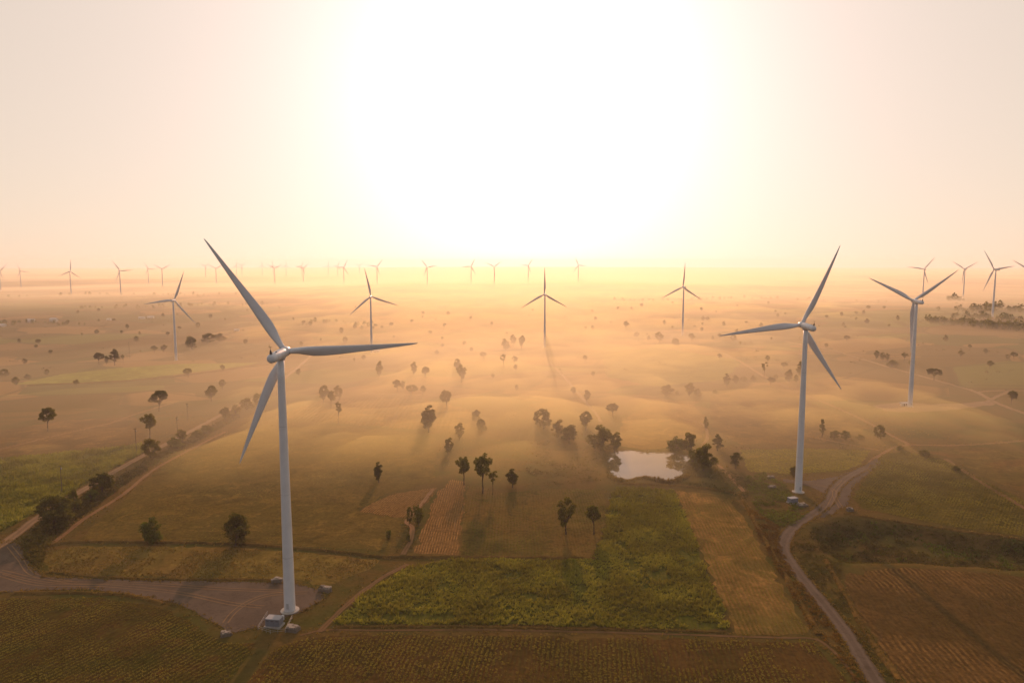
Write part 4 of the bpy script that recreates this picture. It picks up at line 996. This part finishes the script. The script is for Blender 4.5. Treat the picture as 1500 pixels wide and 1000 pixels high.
# ------------------------------------------------------------------ equipment at the turbine feet
M_CAB = paint('cabinet grey', (0.17, 0.18, 0.21), 0.12, 0.8, 0.5)
M_ROOF = paint('cabinet roof', (0.24, 0.24, 0.25), 0.15, 1.0, 0.5)
M_STONE = paint('rough stone', (0.16, 0.13, 0.10), 0.3, 1.2, 0.95, 0.1)
M_STONE2 = paint('pale slab', (0.30, 0.25, 0.20), 0.3, 1.2, 0.95, 0.1)
M_STEEL = paint('galvanised steel', (0.33, 0.32, 0.30), 0.2, 1.5, 0.5)
M_WOOD = paint('weathered pole', (0.10, 0.075, 0.055), 0.3, 0.8, 0.9)
def cabinet(px, py, w, d, h, rz, label):
    x, y, z = G(px, py); t = empty('transformer_cabinet', (x, y, z), rz)
    MB().box((0, 0, 0.12), (w + 0.9, d + 0.9, 0.75)).build('plinth', M_CONC, t)
    body = MB().box((0, 0, 0.5 + h / 2), (w, d, h)).build('body', M_CAB, t)
    rf = MB().box((0, 0, 0.5 + h + 0.09), (w + 0.35, d + 0.35, 0.18), taper=0.96).build('roof', M_ROOF, t)
    for i in range(3):
        dw = w / 3 - 0.12; dx = -w / 3 + i * w / 3
        dr = MB().box((dx, -d / 2 - 0.03, 0.5 + h * 0.5), (dw, 0.06, h * 0.86)).build('door', M_CAB, t)
        MB().box((dx + dw * 0.36, -d / 2 - 0.09, 0.5 + h * 0.5), (0.06, 0.08, 0.3)).build('handle', M_DARK, dr)
        vt = MB()
        for k in range(4): vt.box((dx, -d / 2 - 0.075, 0.5 + h * 0.74 + k * 0.09), (dw * 0.6, 0.03, 0.045))
        vt.build('vent', M_DARK, dr)
    tag(t, label, 'cabinet'); return t
def railing(corners, label, h=1.5, step=2.2):
    """open steel rail fence along ground pixel corners"""
    L = [Vector(G(*c)) for c in corners]; t = empty('steel_railing', L[0]); o = L[0]
    for a, b in zip(L[:-1], L[1:]):
        n = max(1, round((b - a).length / step))
        for i in range(n + (1 if b is L[-1] else 0)):
            p = a.lerp(b, i / n) - o; MB().tube(p + Vector((0, 0, -0.4)), p + Vector((0, 0, h)), 0.06, n=6).build('post', M_STEEL, t)
        for k in (h - 0.05, h * 0.5):
            MB().tube(a - o + Vector((0, 0, k)), b - o + Vector((0, 0, k)), 0.045, n=6).build('rail', M_STEEL, t)
    tag(t, label, 'railing'); return t
def stone_pile(px, py, w, d, h, rz, label, seed):
    """stacked block of broken stone slabs with a ragged top"""
    r = random.Random(seed); x, y, z = G(px, py); t = empty('stone_stack', (x, y, z - 0.1), rz)
    cm = MB().box((0, 0, h * 0.3), (w, d, h * 0.62), taper=0.93); cm.build('base_block', M_STONE, t)
    for k in range(9):
        sw, sd_, sh = w * r.uniform(.28, .5), d * r.uniform(.3, .6), h * r.uniform(.16, .3)
        b = MB().box((r.uniform(-.34, .34) * w, r.uniform(-.3, .3) * d, h * 0.62 + sh * r.uniform(0.3, 0.75)), (sw, sd_, sh), r.uniform(-.5, .5), r.uniform(.75, .95), (r.uniform(-.1, .1), r.uniform(-.1, .1)))
        b.build('slab', r.choice([M_STONE, M_STONE2]), t)
    for k in range(7):
        a = r.uniform(0, 6.28); s = r.uniform(0.25, 0.6)
        MB().box((math.cos(a) * w * .58, math.sin(a) * d * .62, s * .3), (s, s * .8, s * .7), r.uniform(0, 3), 0.7).build('loose_stone', M_STONE, t)
    tag(t, label, 'stone stack', 'stone stacks near the turbine feet'); return t
cabinet(402, 916, 5.4, 3.2, 2.7, rad(-8), 'grey transformer cabinet at the foot of the nearest turbine')
railing([(392, 900), (378, 922), (396, 928), (418, 926), (428, 906)], 'open steel railing around the grey cabinet at the nearest turbine')
cabinet(1161, 736, 5.0, 3.0, 2.4, rad(18), 'small grey transformer cabinet at the winding road turbine foot')
stone_pile(406, 852, 4.4, 2.8, 2.0, 0.1, 'pale stone stack behind the nearest tower, on the yard edge', 1)
stone_pile(476, 865, 5.0, 2.8, 2.3, -0.3, 'pale stone stack at the right end of the gravel yard', 2)
stone_pile(429, 923, 4.6, 3.2, 2.2, -0.25, 'grey stone stack right of the nearest turbine cabinet', 3)
stone_pile(331, 930, 3.6, 2.6, 1.9, 0.5, 'small pale stone stack alone at the yard tip by the crop rows', 4)
stone_pile(1129, 700, 4.6, 3.0, 1.8, 0.0, 'upper of two pale stone stacks left of the winding road turbine', 5)
stone_pile(1131, 715, 4.8, 3.0, 2.2, 0.05, 'lower of two pale stone stacks left of the winding road turbine', 6)
stone_pile(1175, 741, 6.0, 3.6, 1.9, 0.3, 'broad grey stone stack in front of the winding road turbine foot', 7)
stone_pile(1245, 748, 3.2, 2.6, 2.4, 0.1, 'pale stone stack at the corner of the slope cassava field', 8)
# white drum beside the nearest tower
x, y, z = G(414, 907); dr = empty('white_drum', (x, y, z))
MB().lathe([(0.55, -0.1), (0.62, 0.05), (0.62, 1.5), (0.5, 1.7), (0.2, 1.78)], 20).build('shell', M_WHITE, dr, True)
MB().lathe([(0.645, 0.5), (0.645, 0.58)], 20).build('hoop', M_STEEL, dr); MB().lathe([(0.645, 1.05), (0.645, 1.13)], 20).build('hoop', M_STEEL, dr)
tag(dr, 'small white drum between the grey cabinet and the nearest tower', 'drum')
# utility poles along the left road
def pole(px, py, hpx, label, arm=True):
    x, y, z = G(px, py); h = hpx / mpp(x, y); t = empty('utility_pole', (x, y, z), 0.9)
    MB().tube((0, 0, -0.6), (0, 0, h), 0.2, 0.13, 8).build('shaft', M_WOOD, t)
    if arm:
        ca = MB().box((0, 0.15, h - 0.6), (2.2, 0.14, 0.16)).build('crossarm', M_WOOD, t)
        for k in (-1, 0, 1): MB().lathe([(0.05, 0), (0.1, 0.1), (0.05, 0.28)], 8, c=(k * 0.95, 0.15, h - 0.5)).build('insulator', M_DARK, ca)
        MB().lathe([(0.3, 0), (0.34, 0.1), (0.34, 0.9), (0.25, 1.0)], 10, c=(0.55, 0, h - 2.6)).build('transformer_can', M_STEEL, t)
    tag(t, label, 'utility pole', 'utility poles along the left road')
pole(91, 722, 42, 'dark utility pole with crossarm in the tall crop, nearest the big roadside tree')
pole(200, 664, 38, 'utility pole at the right corner of the tall crop field')
pole(260, 634, 24, 'faint utility pole beside the left road, third from the yard')
pole(275, 616, 26, 'faintest utility pole beside the left road, farthest from the yard')
pole(190, 526, 26, 'thin pole beside the pine-like tree above the green strip', False)
# far farm sheds
M_WALL = paint('pale render', (0.62, 0.58, 0.52), 0.2, 0.3, 0.9); M_TIN = paint('tin roof', (0.5, 0.47, 0.44), 0.25, 0.3, 0.45)
def shed(px, py, L, W, H, rz, label):
    x, y, z = G(px, py); t = empty('farm_shed', (x, y, z), rz)
    MB().box((0, 0, H / 2 - 0.3), (L, W, H + 0.6)).build('wall', M_WALL, t)
    a, b, hh = L / 2 + 0.8, W / 2 + 0.9, W * 0.26
    rv = [(-a, -b, H), (a, -b, H), (a, b, H), (-a, b, H), (-a, 0, H + hh), (a, 0, H + hh), (-a, -b, H - .2), (a, -b, H - .2), (a, b, H - .2), (-a, b, H - .2)]
    obj('roof', mesh_from('roof', rv, [(0, 1, 5, 4), (2, 3, 4, 5), (0, 4, 3), (1, 2, 5), (7, 6, 9, 8), (6, 7, 1, 0), (7, 8, 2, 1), (8, 9, 3, 2), (9, 6, 0, 3)]), M_TIN, t)
    MB().box((-L * 0.2, -W / 2 - 0.04, 1.1), (1.4, 0.1, 2.2)).build('door', M_DARK, t)
    for k in (0.1, 0.32): MB().box((L * k, -W / 2 - 0.04, H * 0.58), (1.3, 0.1, 1.1)).build('window', M_DARK, t)
    tag(t, label, 'shed', 'far farm sheds')
shed(45, 472, 16, 9, 6, 0.1, 'pale farm shed, left of two standing together at far left')
shed(79, 471, 15, 10, 6.5, -0.1, 'pale farm shed with broad gable, right of two at far left')
shed(4, 478, 12, 8, 4, 0.0, 'low pale shed at the very left edge')
shed(160, 469, 9, 6, 3.5, 0.0, 'tiny pale shed in mist, left of the long white one')
shed(208, 467, 14, 8, 3.6, 0.0, 'long white shed above the left hazy turbine blade, left of a pair')
shed(221, 466, 15, 8, 3.6, 0.05, 'long white shed beside the left hazy turbine blade, right of a pair')
shed(347, 485, 10, 6, 3.5, 0.1, 'tiny pale shed right of the misty round trees')
shed(552, 516, 10, 7, 3.5, 0.0, 'small white hut at the foot of the turbine behind the blade')
shed(1325, 594, 7, 3.5, 2.6, 0.1, 'low white hut left of the far right turbine foot')

HAZE_D, WISP_D, LAYER_D = 7.5e-5, 4.3e-3, 2.0e-3
# ------------------------------------------------------------------ haze and ground mist
def volmat(name, col, dens, g):
    m, n, l = new_mat(name)
    v = N(n, 'ShaderNodeVolumePrincipled'); v.inputs['Color'].default_value = (*col, 1); v.inputs['Density'].default_value = dens
    v.inputs['Anisotropy'].default_value = g
    o = N(n, 'ShaderNodeOutputMaterial'); l.new(v.outputs[0], o.inputs['Volume']); return m
zlo = float(GZ.min()) - 1.0
hz = MB().box((0, 0.5 * (GY[0] + GY[-1]), 0.5 * (zlo + 178)), (GX[-1] - GX[0] + 40, GY[-1] - GY[0] + 40, 178 - zlo))
tag(hz.build('haze', volmat('morning haze', (0.98, 0.93, 0.88), HAZE_D, 0.4)), kind='stuff')
# low mist: a broad shallow layer over the plain, and uneven wisps lying on the fields beyond the pond
mx_ = graded(-900, 900, 13, -13500, 13500, 1.09); my_ = graded(330, 1500, 11, 200, 14200, 1.05)
XX, YY = np.meshgrid(mx_, my_)
base = height(XX, YY)
cent = np.exp(-((XX - 0.03 * YY + 10) / (150 + 0.30 * YY)) ** 2)
n1 = fbm(XX / 95 + 3, YY / 150, 5); n2 = fbm(XX / 420 + 9, YY / 300 + 4, 3); n3 = fbm(XX / 34, YY / 60 + 7, 3)
nY, nX = XX.shape; I = np.arange(nX * nY).reshape(nY, nX); K = nX * nY
def blanket(name, T, mat):
    top = base - 1.5 + np.clip(T, 0, None)
    Vt = np.stack([XX, YY, top], -1).reshape(-1, 3); Vb = np.stack([XX, YY, base - 2.0], -1).reshape(-1, 3)
    Ft = np.stack([I[:-1, :-1], I[:-1, 1:], I[1:, 1:], I[1:, :-1]], -1).reshape(-1, 4)
    rim = np.concatenate([I[0, :], I[1:, -1], I[-1, -2::-1], I[-2:0:-1, 0]]); r2 = np.roll(rim, -1)
    Fs = np.stack([rim, rim + K, r2 + K, r2], -1)
    tag(obj(name, mesh_np(name, np.concatenate([Vt, Vb]), np.concatenate([Ft, Ft[:, ::-1] + K, Fs]), True), mat), kind='stuff')
near_ = sstep(1100, 500, YY)
blanket('ground_mist', ((9 + 15 * near_) * (n1 - 0.5) * 1.25 + (7 + 5 * near_) * (n3 - 0.5) + 4 * (n2 - 0.5) + 11.0 * cent * sstep(350, 490, YY) - 4.0 + 2.5 * sstep(900, 1800, YY)) * sstep(335, 480, YY) + 3 * sstep(2500, 6000, YY),
        volmat('ground mist', (0.99, 0.84, 0.30), WISP_D, 0.52))
blanket('mist_layer', (11 + 25 * cent + 6 * (n2 - 0.5) + 5 * (n1 - 0.5)) * sstep(345, 560, YY) + 6 * sstep(1000, 2500, YY),
        volmat('mist layer', (0.99, 0.87, 0.60), LAYER_D, 0.46))
